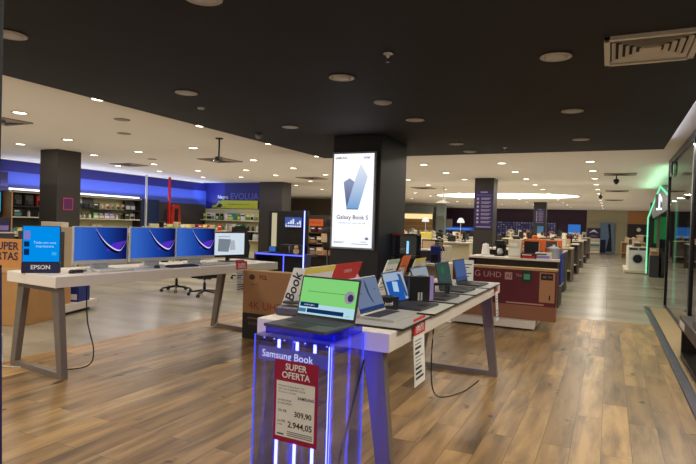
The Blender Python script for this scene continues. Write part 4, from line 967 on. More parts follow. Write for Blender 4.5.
def gaming_chair(lab, loc, rz, c1, c2, sc2=1.0):
    t = thing('gaming_chair', lab, 'chair', loc, rz); t.scale = (sc2,) * 3
    MB().prism([(-.26, 0), (.26, 0), (.3, .35), (.24, .5), (.2, .8), (.1, .86), (-.1, .86), (-.2, .8), (-.24, .5), (-.3, .35)], 0, .1, c1).build('backrest', t).location = (0, .2, .5)
    MB().box(-.1, .16, .62, .1, .2, 1.2, c2, .02).build('back_stripe', t)
    MB().box(-.27, -.3, .42, .27, .24, .53, c1, .03, 3).build('seat', t); MB().cyl((0, 0, .1), (0, 0, .42), .03, .03, black_plastic).build('gas_column', t)
    b = MB()
    for k in range(5):
        a = 2 * PI * k / 5; b.tube([(0, 0, .11), (.3 * math.cos(a), .3 * math.sin(a), .08)], .022, black_plastic, 6).cyl((.3 * math.cos(a), .3 * math.sin(a) - .015, .03), (.3 * math.cos(a), .3 * math.sin(a) + .015, .03), .03, .03, rubber, 12)
    b.build('wheel_base', t); return t
for (x, y, z) in ((-14.35, 15.55, 1.0),):
    t = thing('display_plinth', 'cream plinth carrying the red gaming chair', 'plinth', (-14.35, 15.9, 0)); MB().box(-.5, -.85, 0, .45, 1.35, .8, cream, .006).build('body', t); MB().box(-.5, -.85, .8, .45, 1.35, .82, white_paint).build('top', t)
gaming_chair('red and black gaming chair raised on the cream plinth beside the red post', (-14.35, 15.5, .82), PI / 2, mat('orange_red_vinyl', (176, 44, 26), .4), black_plastic, .88)
gaming_chair('black gaming chair standing left of the blue-lit gaming booth', (-8.45, 11.5, 0), 1.2, black_cloth, dark_grey)
row([('carton', 'teal', 'lilac'), ('screen', 'black', 'teal'), ('speaker', 'black', 'grey'), ('carton', 'beige', 'maroon')], (-14.1, 15.9, .82), (-14.1, 17.2, .82), PI / 2, 'on the cream plinth near the wall corner', 'goods on the cream plinth', 1.3)
# TV and sign at far left
t = thing('television', 'television showing a blue picture on the wall at the left edge', 'television', (-14.9, 7.9, 1.5), PI / 2)
MB().box(-.2, -.04, 0, 1.36, 0, .6, black_plastic, .005).build('housing', t); b = MB().rect(-.17, .04, 1.33, .56, emi_grad('tv_cyan', (20, 70, 140), (40, 150, 200), 'X', 0, 1.3, 1.0), -.042)
b.poly([(.5, .08), (1.2, .1), (.9, .4)], E_('tv_cyan2', (70, 150, 220)), -.043); b.build('screen', t)
t = thing('department_sign', 'dark violet sign with white lettering above the wall television', 'sign', (-14.9, 7.9, 2.2), PI / 2)
MB().box(-.2, -.06, 0, 1.5, 0, .42, purple_dark, .004).text('Sites', 1.05, .24, .16, ink_white, -.063).build('board', t)
carton('dark purple boxed product below the wall television', (-14.6, 9.0, 1.0), PI / 2, .7, .3, .38, purple_dark, lilac)
t = thing('side_counter', 'low dark counter under the wall television', 'counter', (-14.95, 6.8, 0)); MB().box(0, 0, 0, .6, 2.5, .97, dark_grey, .006).build('body', t); MB().box(0, 0, .97, .62, 2.5, 1.0, white_paint).build('top', t)
# magenta sign on column
t = thing('column_notice', 'small magenta framed notice on the brown column', 'sign', (-11.375, 8.62, 1.62), PI / 2)
MB().box(-.13, -.006, 0, .13, 0, .28, mat('notice_pink', (196, 60, 130), .5), .001).build('frame', t); MB().rect(-.11, .02, .11, .26, mat('notice_purple', (92, 22, 92), .5), -.008).build('sheet', t)

# ------------------------------------------------------------------ yellow sign wall
t = thing('department_sign', 'lime yellow sign board with a car drawing on the blue back wall', 'sign', (-13.38, 17.66, 1.97))
MB().prism([(-1.0, 0), (1.0, 0), (1.0, .32), (-.78, .32), (-.86, .2)], -.04, 0, yellow).build('board', t)
b = MB().poly([(-1.25, .02), (-1.02, .02), (-.82, .3), (-.9, .3), (-1.02, .14), (-1.2, .12)], yellow, -.042).poly([(-.98, .03), (-.78, .03), (-.7, .16), (-.86, .2)], black_plastic, -.044).text('acessorios para carro', .1, .17, .12, mat('olive_print', (110, 118, 24), .6), -.043); b.build('print', t)
t = thing('sign_lettering', 'pale lettering EVOLUA on the blue back wall above the yellow sign', 'lettering', (-13.38, 17.69, 2.42))
MB().text('Negro', -.75, .0, .2, ink_white, -.006, bold=.01).build('small_word', t); MB().text('EVOLUA', .3, .03, .36, mat('faint_blue_print', (84, 92, 178), .5), -.006, bold=.02).build('large_word', t)
spotd = bpy.data.lights.new('wall_spot', 'SPOT'); spotd.energy = 60; spotd.spot_size = 1.0; spotd.color = (.35, .6, 1); spotd.shadow_soft_size = .05
lo = bpy.data.objects.new('wall_spot', spotd); COL.objects.link(lo); lo.location = (-13.6, 16.8, 2.5); lo.rotation_euler = (math.radians(100), 0, math.radians(55))
t = thing('shelf_unit', 'cream wall shelf unit of hanging goods under the yellow sign', 'shelf', (-13.5, 17.32, 0))
MB().box(-1.45, .3, .3, 1.38, .34, 1.95, peg).build('back_panel', t); MB().box(-1.45, 0, 0, 1.38, .3, .3, cream, .004).build('base', t)
for z in (.75, 1.1, 1.5): MB().box(-1.45, .0, z - .03, 1.38, .3, z, cream, .003).build('shelf', t)
r1 = pick(31, ['blister', 'carton'], ['green', 'white', 'green', 'yellow', 'teal', 'black'], 13)
row(r1, (-14.9, 17.42, 1.5), (-12.15, 17.42, 1.5), 0, 'on the top shelf under the yellow sign', 'goods under the yellow sign', 1.15)
row(pick(37, ['blister', 'carton', 'bottle'], ['cream', 'beige', 'green', 'white', 'black'], 13), (-14.9, 17.42, 1.1), (-12.15, 17.42, 1.1), 0, 'on the middle shelf under the yellow sign', 'goods under the yellow sign', 1.1)
row(pick(39, ['carton', 'speaker'], ['cream', 'beige', 'black', 'silver'], 9), (-14.9, 17.42, .75), (-12.15, 17.42, .75), 0, 'on the bottom shelf under the yellow sign', 'goods under the yellow sign', 1.0)
# island gondola in front of the back-left wall
t = thing('goods_gondola', 'long cream gondola of small goods behind the desktop computers', 'gondola', (-12.4, 13.6, 0), PI / 2 - .05)
MB().box(-1.2, .2, 0, 2.0, .26, 1.32, peg).build('back_panel', t); MB().box(-1.2, -.1, 0, 2.0, .5, .14, cream).build('base', t)
for z in (.5, .85, 1.12): MB().box(-1.2, -.1, z - .02, 2.0, .2, z, cream).build('shelf', t)
row(pick(41, ['carton', 'blister', 'bottle', 'speaker'], ['red', 'cream', 'black', 'yellow', 'green', 'beige'], 14), (-12.25, 12.5, 1.12), (-12.4, 15.5, 1.12), PI / 2 - .05, 'on the top shelf of the cream gondola', 'goods on the cream gondola', .85)
row(pick(43, ['carton', 'blister', 'carton'], ['cream', 'beige', 'black', 'yellow', 'green'], 14), (-12.25, 12.5, .85), (-12.4, 15.5, .85), PI / 2 - .05, 'on the middle shelf of the cream gondola', 'goods on the cream gondola', .85)

# ------------------------------------------------------------------ gaming booth with blue light
gb = emi('booth_blue_edge', (70, 80, 255), 3.5)
t = thing('gaming_booth', 'black gaming booth outlined in blue light with a monitor', 'gaming booth', (-7.05, 11.0, 0), 0)
nb = mat('booth_navy', (22, 24, 70), .35)
MB().box(-.74, 0, .68, .68, .62, .74, nb, .004).build('desktop', t)
MB().box(-.74, .6, 0, .40, .66, 1.78, black_plastic, .006).build('back_panel', t)
MB().box(.62, .0, 0, .68, .3, .68, nb, .004).build('side_panel', t); MB().box(-.74, .0, 0, -.68, .6, .68, nb, .004).build('side_panel', t); MB().box(-.68, .5, 0, .40, .55, .68, black_plastic).build('modesty_panel', t)
MB().box(-.70, -.012, .705, .66, 0, .73, gb).build('blue_edge_light', t); MB().box(.1, -.012, 0.1, .12, 0.0, .705, gb).build('blue_edge_light', t)
MB().cyl((.66, -.02, .1), (.66, -.02, 1.77), .014, .014, emi('booth_tube', (120, 130, 255), 5.0), 12).build('light_tube', t)
MB().box(-.62, .55, .82, -.5, .6, 1.72, emi('pale_pillar', (216, 206, 170), .75), .004).build('lit_pillar', t)
t = thing('monitor', 'monitor showing white buildings mounted in the blue-lit booth', 'monitor', (-7.02, 11.52, 1.36))
MB().box(-.26, 0, 0, .26, .05, .28, black_plastic, .004).build('housing', t); b = MB().rect(-.24, .02, .24, .26, E_('city_sky', (70, 90, 160)), -.002)
for k in range(7): b.rect(-.22 + k * .065, .02, -.17 + k * .065, .1 + .12 * ((k * 5) % 4) / 3, E_('city_white', (214, 222, 240)), -.003)
b.rect(-.2, .06, .2, .09, E_('city_blue', (40, 60, 170)), -.004); b.build('screen', t)
goods('microwave', (-7.0, 11.2, .74), 0, 'grey', 'black', 'grey console unit on the blue-lit booth desk', None, 1, (.36, .26, .22))
goods('speaker', (-6.72, 11.2, .74), 0, 'black', 'beige', 'black loudspeaker on the right of the blue-lit booth desk', None, 1, (.22, .2, .22))
goods('screen', (-7.4, 11.2, .74), 0, 'grey', 'blue', 'small grey monitor on the left of the blue-lit booth desk', None, 1, (.2, .1, .16))

# shelf with orange sign beyond the booth
t = thing('goods_shelf', 'dark shelf with an orange sign beyond the gaming booth', 'shelf', (-8.35, 15.0, 0))
MB().box(-.5, .3, 0, .6, .34, 1.75, mat('shelf_dark', (52, 40, 38), .6)).build('back_panel', t)
for z in (.1, .5, .85, 1.2): MB().box(-.5, 0, z - .03, .6, .3, z, dark_wood).build('shelf', t)
for x in (-.5, .57): MB().box(x, 0, 0, x + .03, .3, 1.75, dark_wood).build('side_panel', t)
b = MB().box(-.3, -.02, 1.4, .3, 0, 1.62, orange, .002); b.text('OFERTAS', 0, 1.51, .11, red_print, -.022, bold=.02); b.build('orange_sign', t)
row(pick(51, ['carton'], ['kraft', 'beige', 'maroon', 'black'], 4), (-8.8, 15.05, 1.2), (-7.8, 15.05, 1.2), 0, 'on the top of the dark shelf beyond the booth', 'boxes on the dark shelf', .75)
row(pick(52, ['carton'], ['kraft', 'beige', 'kraft', 'black'], 4), (-8.8, 15.05, .85), (-7.8, 15.05, .85), 0, 'on the middle of the dark shelf beyond the booth', 'boxes on the dark shelf', .95)
row(pick(53, ['carton'], ['kraft', 'beige', 'kraft', 'grey'], 4), (-8.8, 15.05, .5), (-7.8, 15.05, .5), 0, 'on the bottom of the dark shelf beyond the booth', 'boxes on the dark shelf', 1.0)
t = thing('hanging_sign', 'dark hanging sign with pale letters left of the glowing poster', 'sign', (-7.75, 16, 1.72)); MB().box(-.1, 0, 0, .75, .04, .16, navy, .003).text('Telefonia', .34, .08, .11, ink_white, -.003).build('board', t)
for x in (0, .6): MB().cyl((x, .02, .16), (x, .02, 1.28), .004, .004, black_plastic, 6).build('wire', t)
t = thing('bust_form', 'dark mannequin bust on a stand left of the glowing poster', 'mannequin', (-7.35, 14.0, 0))
MB().lathe([(.17, 0), (.16, .02), (.02, .03), (.02, .75)], black_plastic, 16).build('stand', t)
MB().lathe([(.12, .72), (.17, .9), (.15, 1.05), (.2, 1.25), (.17, 1.35), (.06, 1.4), (.06, 1.44), (.09, 1.52), (.09, 1.6), (.04, 1.66), (.001, 1.67)], mat('dark_cloth', (36, 30, 30), .8), 20).build('torso', t)
MB().box(-.12, -.19, .95, .06, -.14, 1.2, PAL['beige'], .02).build('bright_package', t)

# far left-middle: open space cabinets in front of the taupe wall
row(pick(61, ['microwave', 'speaker', 'coffee maker'], ['black', 'grey', 'silver'], 7), (-17.5, 29.3, .9), (-14.2, 29.3, .9), 0, 'on the long counter by the taupe wall', 'appliances by the taupe wall', 1.6)
t = thing('side_counter', 'long brown counter by the taupe wall beyond the booth', 'counter', (-15.9, 29.1, 0)); MB().box(-2.2, 0, 0, 2.2, .8, .87, dark_wood, .006).build('body', t); MB().box(-2.2, -.02, .87, 2.2, .8, .9, cream).build('top', t)

# ------------------------------------------------------------------ directory signs on columns
def directory(lab, x, y, z0, z1, w_):
    t = thing('directory_sign', lab, 'sign', (x, y, z0)); h_ = z1 - z0
    MB().box(-w_ / 2, -.02, 0, w_ / 2, 0, h_, mat('directory_violet', (48, 36, 92), .5), .003).build('panel', t)
    b = MB(); pl = mat('directory_print', (176, 164, 206), .6)
    b.rect(-w_ * .2, h_ * .93, w_ * .2, h_ * .955, pl, -.022).rect(-w_ * .4, h_ * .86, w_ * .4, h_ * .875, mat('directory_blue', (80, 120, 210), .6), -.022)
    for k in range(7):
        z = h_ * (.77 - k * .1)
        b.poly(circ(-w_ * .33, z, w_ * .07, w_ * .07, 8), pl, -.022).rect(-w_ * .15, z + h_ * .012, w_ * .38, z + h_ * .028, pl, -.022).rect(-w_ * .15, z - h_ * .018, w_ * .3, z - h_ * .004, pl, -.022)
    b.rect(-w_ * .4, h_ * .04, w_ * .4, h_ * .06, pl, -.022); b.build('print', t)
directory('dark violet directory sign on the brown column behind the maroon box', -3.4, 16.43, 1.48, 2.64, .54)
directory('small violet directory sign on the farthest brown column', -3.4, 30.98, 1.85, 2.65, .5)
t = thing('column_screen', 'small blue and white sign low on the farthest brown column', 'sign', (-3.35, 30.9, 1.0))
MB().box(-.16, -.02, .35, .16, 0, .7, mat('sky_print', (60, 140, 210), .5)).build('blue_part', t); MB().box(-.08, -.02, .0, .08, 0, .35, white_plastic).build('white_part', t)

# ------------------------------------------------------------------ middle displays
def island(lab, x0, x1, y0, y1, z, topm, bodym, open_=True):
    t = thing('display_counter', lab, 'counter', ((x0 + x1) / 2, y0, 0)); w_ = (x1 - x0) / 2; d_ = y1 - y0
    MB().box(-w_, 0, z - .04, w_, d_, z, topm, .004).build('top', t)
    for s in (-1, 1): MB().box(s * w_ - (.04 if s > 0 else 0), .02, 0, s * w_ + (0 if s > 0 else .04), d_ - .02, z - .04, bodym, .003).build('side_panel', t)
    MB().box(-w_ + .04, .06, .3, w_ - .04, d_ - .06, .33, topm, .002).build('shelf', t)
    MB().box(-w_ + .04, d_ * .5, 0, w_ - .04, d_ * .5 + .02, z - .04, bodym).build('back_panel', t)
    return t
gr = 'appliances on the middle counters'
AP = ['kettle', 'blender', 'coffee maker', 'microwave', 'fan', 'cooker', 'carton', 'speaker', 'carton']
NC = ['white', 'cream', 'black', 'silver', 'black', 'maroon', 'grey', 'grey', 'beige', 'black', 'orange']
island('white counter with a blue banner at its end just behind the maroon box', -2.6, -.84, 11.2, 12.0, .93, white_paint, mat('island_dark', (70, 62, 58), .5))
t = thing('blue_banner', 'narrow blue banner at the right end of the white counter', 'banner', (-.82, 11.2, .42)); MB().box(-.012, .05, .03, .012, .75, .62, mat('blue_end_panel', (24, 58, 160), .5), .002).build('sheet', t); MB().box(-.015, .05, 0, .015, .75, .03, silver).build('bottom_rail', t)
goods('carton', (-1.72, 11.45, .93), 0, 'cream', 'white', 'tall cream box on the white counter behind the maroon box', gr, 1, (.26, .2, .36))
goods('microwave', (-1.36, 11.5, .93), 0, 'orange', 'black', 'orange-topped oven on the white counter behind the maroon box', gr, 1, (.4, .34, .38))
goods('carton', (-1.42, 11.22, .93), 0, 'maroon', 'red', 'small magenta box on the white counter behind the maroon box', gr, 1, (.3, .12, .1))
goods('carton', (-1.15, 11.3, .93), 0, 'white', 'lilac', 'white and lilac box on the white counter behind the maroon box', gr, 1, (.3, .12, .13))
goods('cooker', (-1.0, 11.6, .93), 0, 'silver', 'black', 'silver cooker on the white counter behind the maroon box', gr, 1.0)
goods('kettle', (-2.35, 11.6, .93), 0, 'white', 'black', 'white kettle on the white counter beside the brown column', gr, 1.0)
goods('coffee maker', (-2.05, 11.6, .93), 0, 'black', 'silver', 'black coffee maker on the white counter beside the brown column', gr, 1.0)
MBl = [(14.2, -2.9, -.95, 1.0, 'second white counter behind the maroon box'), (17.2, -2.9, -.95, 1.0, 'third white counter behind the maroon box'), (20.5, -3.0, -.95, 1.05, 'fourth counter behind the maroon box'),
       (24.2, -4.2, -.95, 1.1, 'fifth counter behind the maroon box'), (28, -4.2, -.95, 1.1, 'sixth counter behind the maroon box'), (33, -5.5, -.95, 1.15, 'farthest counter behind the maroon box')]
for i, (y, x0, x1, z, nm) in enumerate(MBl):
    island('long pale ' + nm.replace('white ', ''), x0, x1, y, y + 1.0, z, white_paint if i % 2 == 0 else cream, [mat('island_dark', (0, 0, 0)), mat('island_taupe', (120, 106, 94), .6)][i % 2])
    n = int((x1 - x0) / .42)
    row(pick(70 + i, AP, NC, n), (x0 + .1, y + .3, z), (x1 - .1, y + .3, z), 0, 'on the ' + nm, gr, .95, .12)
MBm = [(9.9, -3.35, -2.75, .80, 'low cream counter right of the dark cabinet'), (12.4, -5.3, -3.6, .93, 'cream counter beyond the dark cabinet'), (15.2, -6.0, -4.2, .95, 'second cream counter beyond the dark cabinet'), (18.3, -7.0, -4.2, 1.0, 'third cream counter beyond the dark cabinet'),
       (22, -8.3, -4.6, 1.0, 'fourth cream counter beyond the dark cabinet'), (27, -10.5, -5.2, 1.05, 'farthest cream counter beyond the dark cabinet')]
for i, (y, x0, x1, z, nm) in enumerate(MBm):
    island('long ' + nm, x0, x1, y, y + .8, z, white_paint, cream)
    n = max(2, int((x1 - x0) / .4)); row(pick(90 + i, AP, ['black', 'white', 'cream', 'black', 'silver', 'beige', 'black', 'grey'], n), (x0 + .08, y + .3, z), (x1 - .08, y + .3, z), 0, 'on the ' + nm, gr, .95, .12)
# pendant / dome lamps
def dome(lab, x, y, z):
    t = thing('dome_lamp', lab, 'lamp', (x, y, 0)); MB().lathe([(.13, z), (.12, z + .06), (.08, z + .14), (.03, z + .17), (.001, z + .17)], emi('dome_shade', (240, 238, 230), 1.1), 20).build('shade', t)
    MB().cyl((0, 0, z - .6), (0, 0, z + .1), .012, .012, silver, 8).build('stem', t); MB().lathe([(.1, z - .62), (.1, z - .6), (.001, z - .6)], silver, 14).build('foot', t)
dome('white dome lamp standing over the cream counters, left one', -5.88, 18.6, 1.66); dome('white dome lamp standing over the cream counters, right one', -4.62, 18.6, 1.66)
# yellow shirt stand
goods('bag', (-4.9, 15.5, .95), 0, 'yellow', 'cream', 'pale yellow backpack display on the second cream counter', gr, 1, (.34, .2, .42))
goods('bag', (-3.0, 10.15, .80), 0, 'blue', 'black', 'dark blue bag at the right of the dark cabinet', gr, 1, (.2, .12, .36))

# ------------------------------------------------------------------ far wall
t = thing('video_wall', 'grid of many small pictures on the plum wall', 'display wall', (-6.3, 41.9, 1.1))
MB().box(-1.7, 0, 0, 2.9, .06, 1.0, purple_dark).build('backing', t)
b = MB(); rnd = random.Random(4)
cs = [E_('cell_a', (66, 68, 104)), E_('cell_b', (104, 96, 112)), E_('cell_c', (52, 42, 76)), E_('cell_d', (84, 88, 98))]
for r in range(6):
    for c in range(24): b.rect(-1.66 + c * .188, .04 + r * .158, -1.66 + c * .188 + .12, .04 + r * .158 + .1, rnd.choice(cs), -.004)
b.build('picture_grid', t)
t = thing('television', 'blue lit television on the plum wall near the beige wall', 'television', (-2.25, 41.9, 1.2)); MB().box(-.45, 0, 0, .45, .08, .8, black_plastic).build('housing', t); MB().rect(-.41, .04, .41, .76, E_('far_blue', (52, 110, 190)), -.004).rect(-.38, .06, .38, .2, E_('far_blue2', (120, 160, 210)), -.006).build('screen', t)
t = thing('department_sign', 'blue lettering strip low on the plum wall left of the brown column', 'sign', (-10.6, 41.9, 1.25)); MB().box(-1.2, 0, 0, 1.2, .05, .28, E_('far_blue3', (40, 84, 170))).build('board', t); MB().rect(-1.0, .1, 1.0, .18, E_('far_blue4', (90, 140, 220)), -.004).build('print', t)
for k, x in enumerate((-11.3, -11.9 + .1)):
    t = thing('poster', 'pale framed poster on the plum wall, %s of two' % ('right' if k == 0 else 'left'), 'poster', (x if k == 0 else -12.2, 41.9, 1.4)); MB().box(-.25, 0, 0, .25, .04, .75, light_silver).build('frame', t); MB().rect(-.22, .04, .22, .7, paper, -.003).build('print', t)
# warm lit alcove on the left of the far wall
t = thing('lit_alcove', 'warm lit wooden wall display far back, right of the black column', 'wall display', (-11.3, 34, 0))
MB().box(-1.2, 0, 0, 1.0, .1, 2.4, mat('alcove_wood', (196, 150, 92), .6)).build('panel', t); MB().box(-1.25, -.3, 2.36, 1.05, .1, 2.8, mat('alcove_grey', (140, 150, 146), .6)).build('fascia', t)
MB().box(-1.2, -.02, 1.98, 1.0, 0, 2.3, emi('alcove_glow', (255, 224, 160), 1.1)).build('light_panel', t)
for z in (.9, 1.2, 1.5, 1.8): MB().box(-1.2, -.2, z, 1.0, 0, z + .03, cream).build('shelf', t)
t = thing('column_screen', 'narrow pale grey pillar between the lit alcove and the plum wall', 'pillar', (-9.7, 34, 0)); MB().box(-.35, 0, 0, .2, .4, 2.99, mat('alcove_grey', (0, 0, 0)), .01).build('shaft', t); MB().box(-.4, -.05, 0, .25, .45, .1, dark_grey).build('foot', t)
# magazine rack with purple header
t = thing('leaflet_rack', 'tall leaflet rack with a purple header against the beige wall', 'rack', (-.95, 40.5, 0))
MB().box(-.42, 0, 1.05, .42, .06, 1.75, purple_dark).build('header', t); MB().poly([(-.3, 1.4), (.0, 1.65), (.3, 1.4), (.0, 1.5)], paper, -.004).text('MAIS', 0, 1.2, .18, lilac, -.004).build('header_print', t)
for k in range(5): MB().box(-.42, -.25, k * .21 + .05, .42, .05, k * .21 + .09, cream).box(-.38, -.2, k * .21 + .09, .38, -.16, k * .21 + .2, [paper, cream, teal, paper, cream][k]).build('tier', t)
for s in (-.42, .38): MB().box(s, -.25, 0, s + .04, .05, 1.05, light_silver).build('side', t)
t = thing('poster', 'tall blue poster with a dark figure shape on the beige wall', 'poster', (-.1, 41.9, .05))
MB().box(-.5, 0, 0, .42, .05, 2.1, mat('poster_blue_grey', (120, 150, 190), .5)).build('panel', t); b = MB().poly([(.0, 2.0), (.16, 2.0), (.24, 1.0), (.3, .1), (-.1, .1), (.1, 1.1)], black_matte, -.003).rect(-.48, .02, -.1, .9, navy, -.003); b.build('print', t)
struct(MB().box(.42, 41.86, 0, 1.08, 41.95, 2.1, mat('beige_door', (186, 178, 146), .6), .01).build('door_1'))
t = thing('neighbour_stall', 'dark stall front with a round white logo on the orange wall', 'stall', (2.0, 38.5, 0))
MB().box(-.95, 0, 0, 1.2, .6, 2.05, mat('stall_black', (36, 26, 24), .5), .01).build('front', t); b = MB().poly(circ(-.35, 1.7, .12, .12), paper, -.004).rect(-.5, 1.3, .3, 1.38, light_silver, -.004).rect(-.8, .8, 1.0, 1.0, dark_wood, -.004); b.build('print', t)
island('pale counter in front of the dark stall', .65, 1.9, 35.5, 36.3, .95, cream, kraft_light)
row(pick(120, ['carton', 'bag', 'kettle'], ['white', 'beige', 'pink', 'cream'], 3), (.75, 35.7, .95), (1.8, 35.7, .95), 0, 'on the pale counter in front of the dark stall', None, 1.2)
# washing machines along the right
def washer(lab, x, y, m_):
    t = thing('washing_machine', lab, 'washing machine', (x, y, .12), 0, 'washing machines along the right-hand aisle')
    MB().box(-.3, 0, 0, .3, .6, .85, m_, .012).build('body', t)
    MB().cyl((0, -.03, .42), (0, 0, .42), .2, .21, silver, 28).build('door_ring', t); MB().cyl((0, -.04, .42), (0, -.028, .42), .15, .16, mat('dark_door_glass', (24, 30, 34), .1), 28).build('door_glass', t)
    b = MB().rect(-.28, .74, .28, .83, dark_grey, -.002); b.cyl((.02, -.02, .785), (.02, 0, .785), .03, .03, silver, 14); b.build('control_panel', t)
    return t
w0 = washer('white front-loading washing machine on the low plinth, nearest of three', .98, 22.9, white_plastic)
dup(w0, (.98, 24.1, .12), None, 'white front-loading washing machine on the low plinth, middle of three'); dup(w0, (.98, 25.3, .12), None, 'white front-loading washing machine on the low plinth, farthest of three')
t = thing('floor_platform', 'low cream plinth under the washing machines by the aisle', 'platform', (.95, 22.7, 0)); MB().box(-.4, 0, 0.02, .4, 3.4, .12, cream, .006).build('top', t); MB().box(-.38, .02, .0, .38, 3.38, .02, dark_grey).build('base', t)
row(pick(121, ['carton', 'microwave'], ['black', 'beige', 'black', 'grey'], 3), (.98, 22.6, .972), (.98, 26.2, .972), 0, 'on top of the washing machines', 'boxes on the washing machines', 1.1)

# ------------------------------------------------------------------ green neon stall on the right
NX = 1.22
neon = emi('green_neon', (120, 232, 176), 1.25)
t = thing('neon_stall', 'house-shaped stall front outlined in green neon at right', 'stall', (NX, 0, 0))
prof = [(22.0, .08), (22.0, 2.06), (17.2, 2.80), (12.95, 2.12), (12.95, .08)]
MB().tube([(0, y, z) for y, z in prof], .024, neon, 8).build('neon_outline', t)
b = MB()
for (y0, z0), (y1, z1) in zip(prof, prof[1:]):
    d = Vector((0, y1 - y0, z1 - z0)); nrm = Vector((0, -d.z, d.y)).normalized() * .09
    P0 = Vector((.04, y0, z0)); P1 = Vector((.04, y1, z1))
    b.hexa([tuple(P0 - nrm * .5), tuple(P0 + nrm * .5), tuple(P1 + nrm * .5), tuple(P1 - nrm * .5)], [tuple(P0 - nrm * .5 + Vector((.16, 0, 0))), tuple(P0 + nrm * .5 + Vector((.16, 0, 0))), tuple(P1 + nrm * .5 + Vector((.16, 0, 0))), tuple(P1 - nrm * .5 + Vector((.16, 0, 0)))], mat('stall_frame', (34, 44, 42), .4))
b.build('frame', t)
b = MB(); b.M = Matrix.Rotation(-PI / 2, 4, 'Z')
MB2 = MB()
gi = mat('stall_gable_grey', (92, 100, 98), .4)
vs = [(.03, 20.9, 2.18), (.03, 17.2, 2.74), (.03, 13.9, 2.22), (.03, 15.0, 2.1), (.03, 20.0, 1.98)]
i0 = MB2.mi(gi); f1 = [MB2.bm.verts.new(v) for v in vs]; MB2.bm.faces.new(f1).material_index = i0
f2 = [MB2.bm.verts.new((v[0] + .05, v[1], v[2])) for v in vs]; MB2.bm.faces.new(list(reversed(f2))).material_index = i0
for k in range(5): MB2.bm.faces.new((f1[k], f1[(k + 1) % 5], f2[(k + 1) % 5], f2[k])).material_index = i0
MB2.build('gable_board', t)
lg = MB().box(-.38, -.02, 0, .38, 0, .46, dark_grey, .004)
lg.build('logo_board', t, (.06, 16.9, 2.12), (0, 0, -PI / 2 + .4))
MB().text('N', .0, .25, .5, emi('logo_white', (240, 245, 255), 1.6), -.03, bold=.04).rect(-.3, .02, .3, .08, emi('logo_white', (0, 0, 0)), -.03).build('logo', t, (.06, 16.9, 2.12), (0, 0, -PI / 2 + .4))
# interior of the stall
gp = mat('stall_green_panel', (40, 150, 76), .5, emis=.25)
sg = mat('stall_top_grey', (120, 112, 108), .4)
t = thing('stall_interior', 'green wall panels and grey end partition inside the neon stall', 'stall', (0, 0, 0))
MB().box(2.6, 13.2, 0, 2.7, 22.3, 2.6, mat('stall_back', (60, 66, 62), .5)).build('back_wall', t); MB().box(1.3, 22.3, 0, 2.7, 22.4, 2.6, mat('stall_back', (0, 0, 0))).build('end_wall', t)
MB().box(1.31, 22.24, 1.15, 1.52, 22.3, 2.0, gp).build('green_panel', t); MB().box(1.6, 22.24, 1.3, 1.95, 22.3, 2.1, gp).build('green_panel', t); MB().box(2.1, 22.24, 1.1, 2.5, 22.3, 2.0, gp).build('green_panel', t)
MB().box(1.52, 21.9, 0, 1.6, 22.24, 2.5, sg).build('partition', t)
MB().box(2.52, 14.5, 1.15, 2.6, 16.6, 2.1, gp).build('green_panel', t); MB().box(2.52, 18, 1.15, 2.6, 20, 2.1, gp).build('green_panel', t)
for y0, y1 in ((13.4, 15.0), (15.3, 17.3), (17.8, 19.8)):
    MB().box(2.0, y0, 0, 2.5, y1, .9, dark_wood, .006).box(1.98, y0, .9, 2.5, y1, .94, sg, .003).build('cabinet', t)
MB().box(1.28, 21.3, 0, 1.56, 21.85, .75, dark_grey, .004).build('small_cabinet', t)
goods('carton', (1.42, 21.4, .75), 0, 'beige', 'kraft', 'tan box on the small cabinet inside the green neon stall', None, 1, (.26, .2, .25))
goods('microwave', (1.85, 21.4, .0), 0, 'black', 'grey', 'black refrigerator-like unit standing inside the green neon stall', None, 1, (.45, .4, 1.0))
for k, (y, c1, c2) in enumerate(((13.8, 'red', 'black'), (14.5, 'blue', 'silver'), (15.8, 'black', 'grey'), (16.7, 'silver', 'blue'), (18.4, 'black', 'white'))):
    goods('screen' if k % 2 else 'carton', (2.08, y, .94), -PI / 2, c1, c2, '%s and %s product on cabinets behind the shopfront glass, %s' % (c1, c2, ORD[k]), 'products behind the shopfront glass', 1.5)
grl = bpy.data.lights.new('stall_glow_lamp', 'AREA'); grl.shape = 'RECTANGLE'; grl.size = .1; grl.size_y = 7; grl.energy = 16; grl.color = (.4, 1, .65)
lo = bpy.data.objects.new('stall_glow_lamp', grl); COL.objects.link(lo); lo.location = (1.12, 17.2, 2.72); lo.rotation_euler = (PI, 0, 0)
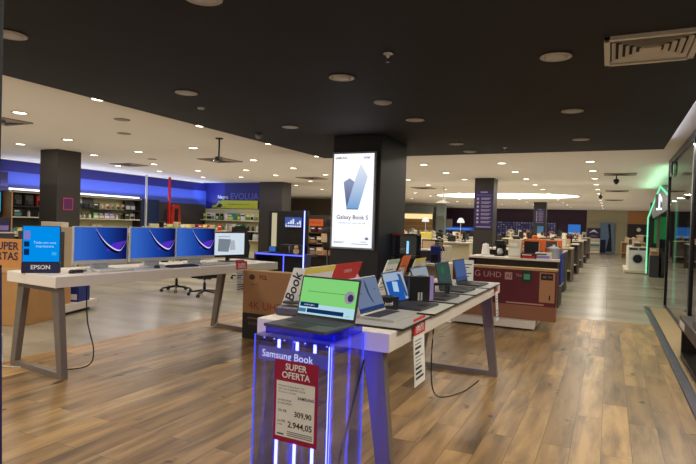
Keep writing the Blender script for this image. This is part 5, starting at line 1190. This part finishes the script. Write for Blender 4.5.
# shelf seen through the glass, nearer
t = thing('goods_shelf', 'brown shelf unit behind the shopfront glass', 'shelf', (2.2, 10.4, 0)); 
for z in (.3, .75, 1.2, 1.6): MB().box(0, 0, z, .4, 2.2, z + .04, dark_wood).build('shelf', t)
for y in (0, 2.16): MB().box(0, y, 0, .4, y + .04, 1.9, dark_wood).build('side_panel', t)
MB().box(.4, 0, 0, .43, 2.2, 1.9, mat('shelf_back_grey', (84, 80, 76), .6)).build('back_panel', t)
row(pick(130, ['carton', 'speaker', 'screen'], ['red', 'white', 'blue', 'grey', 'teal'], 6), (2.22, 12.4, 1.24), (2.22, 10.5, 1.24), -PI / 2, 'on the upper brown shelf behind the glass', 'goods on the brown shelf', 1.0)
row(pick(131, ['carton', 'speaker', 'microwave'], ['black', 'white', 'beige', 'grey', 'maroon'], 5), (2.22, 12.4, .79), (2.22, 10.5, .79), -PI / 2, 'on the lower brown shelf behind the glass', 'goods on the brown shelf', 1.0)
# dark bench at lower right
t = thing('display_bench', 'dark bench with a white price label at the lower right edge', 'bench', (.86, 6.1, 0), 0)
MB().box(-.04, 0, .36, .14, 1.75, .50, mat('bench_dark', (48, 36, 34), .45), .006).build('top', t)
for y in (.1, 1.55): MB().box(-.03, y, 0, .13, y + .06, .36, mat('bench_dark', (0, 0, 0)), .003).build('leg', t)
MB().box(-.04, .2, .06, .12, 1.5, .09, mat('bench_dark', (0, 0, 0))).build('lower_rail', t)
MB().box(-.045, 1.25, .38, -.04, 1.68, .46, paper).build('price_label', t)
t = thing('boxed_device', 'black low device with a grey arm lying on the dark bench', 'device', (.9, 6.65, .5)); MB().box(-.05, -.4, 0, .12, .3, .07, black_plastic, .01).build('body', t); MB().hexa([(0, .3, 0), (.1, .3, 0), (.1, .36, 0), (0, .36, 0)], [(0, .42, .35), (.1, .42, .35), (.1, .46, .35), (0, .46, .35)], mat('taupe_plastic', (130, 116, 104), .5), .003).build('arm', t)

# ------------------------------------------------------------------ world + colour
wd = bpy.data.worlds.new('world'); sc.world = wd; wd.use_nodes = True
wd.node_tree.nodes['Background'].inputs[0].default_value = (0.9, 0.82, 0.72, 1); wd.node_tree.nodes['Background'].inputs[1].default_value = 0.25
sc.view_settings.view_transform = 'Standard'; sc.view_settings.look = 'None'; sc.view_settings.gamma = 1.0; sc.view_settings.exposure = 0.0
sc.view_settings.use_curve_mapping = False
sc.cycles.max_bounces = 8; sc.cycles.transparent_max_bounces = 16; sc.cycles.sample_clamp_indirect = 3.0
sc.cycles.use_denoising = True
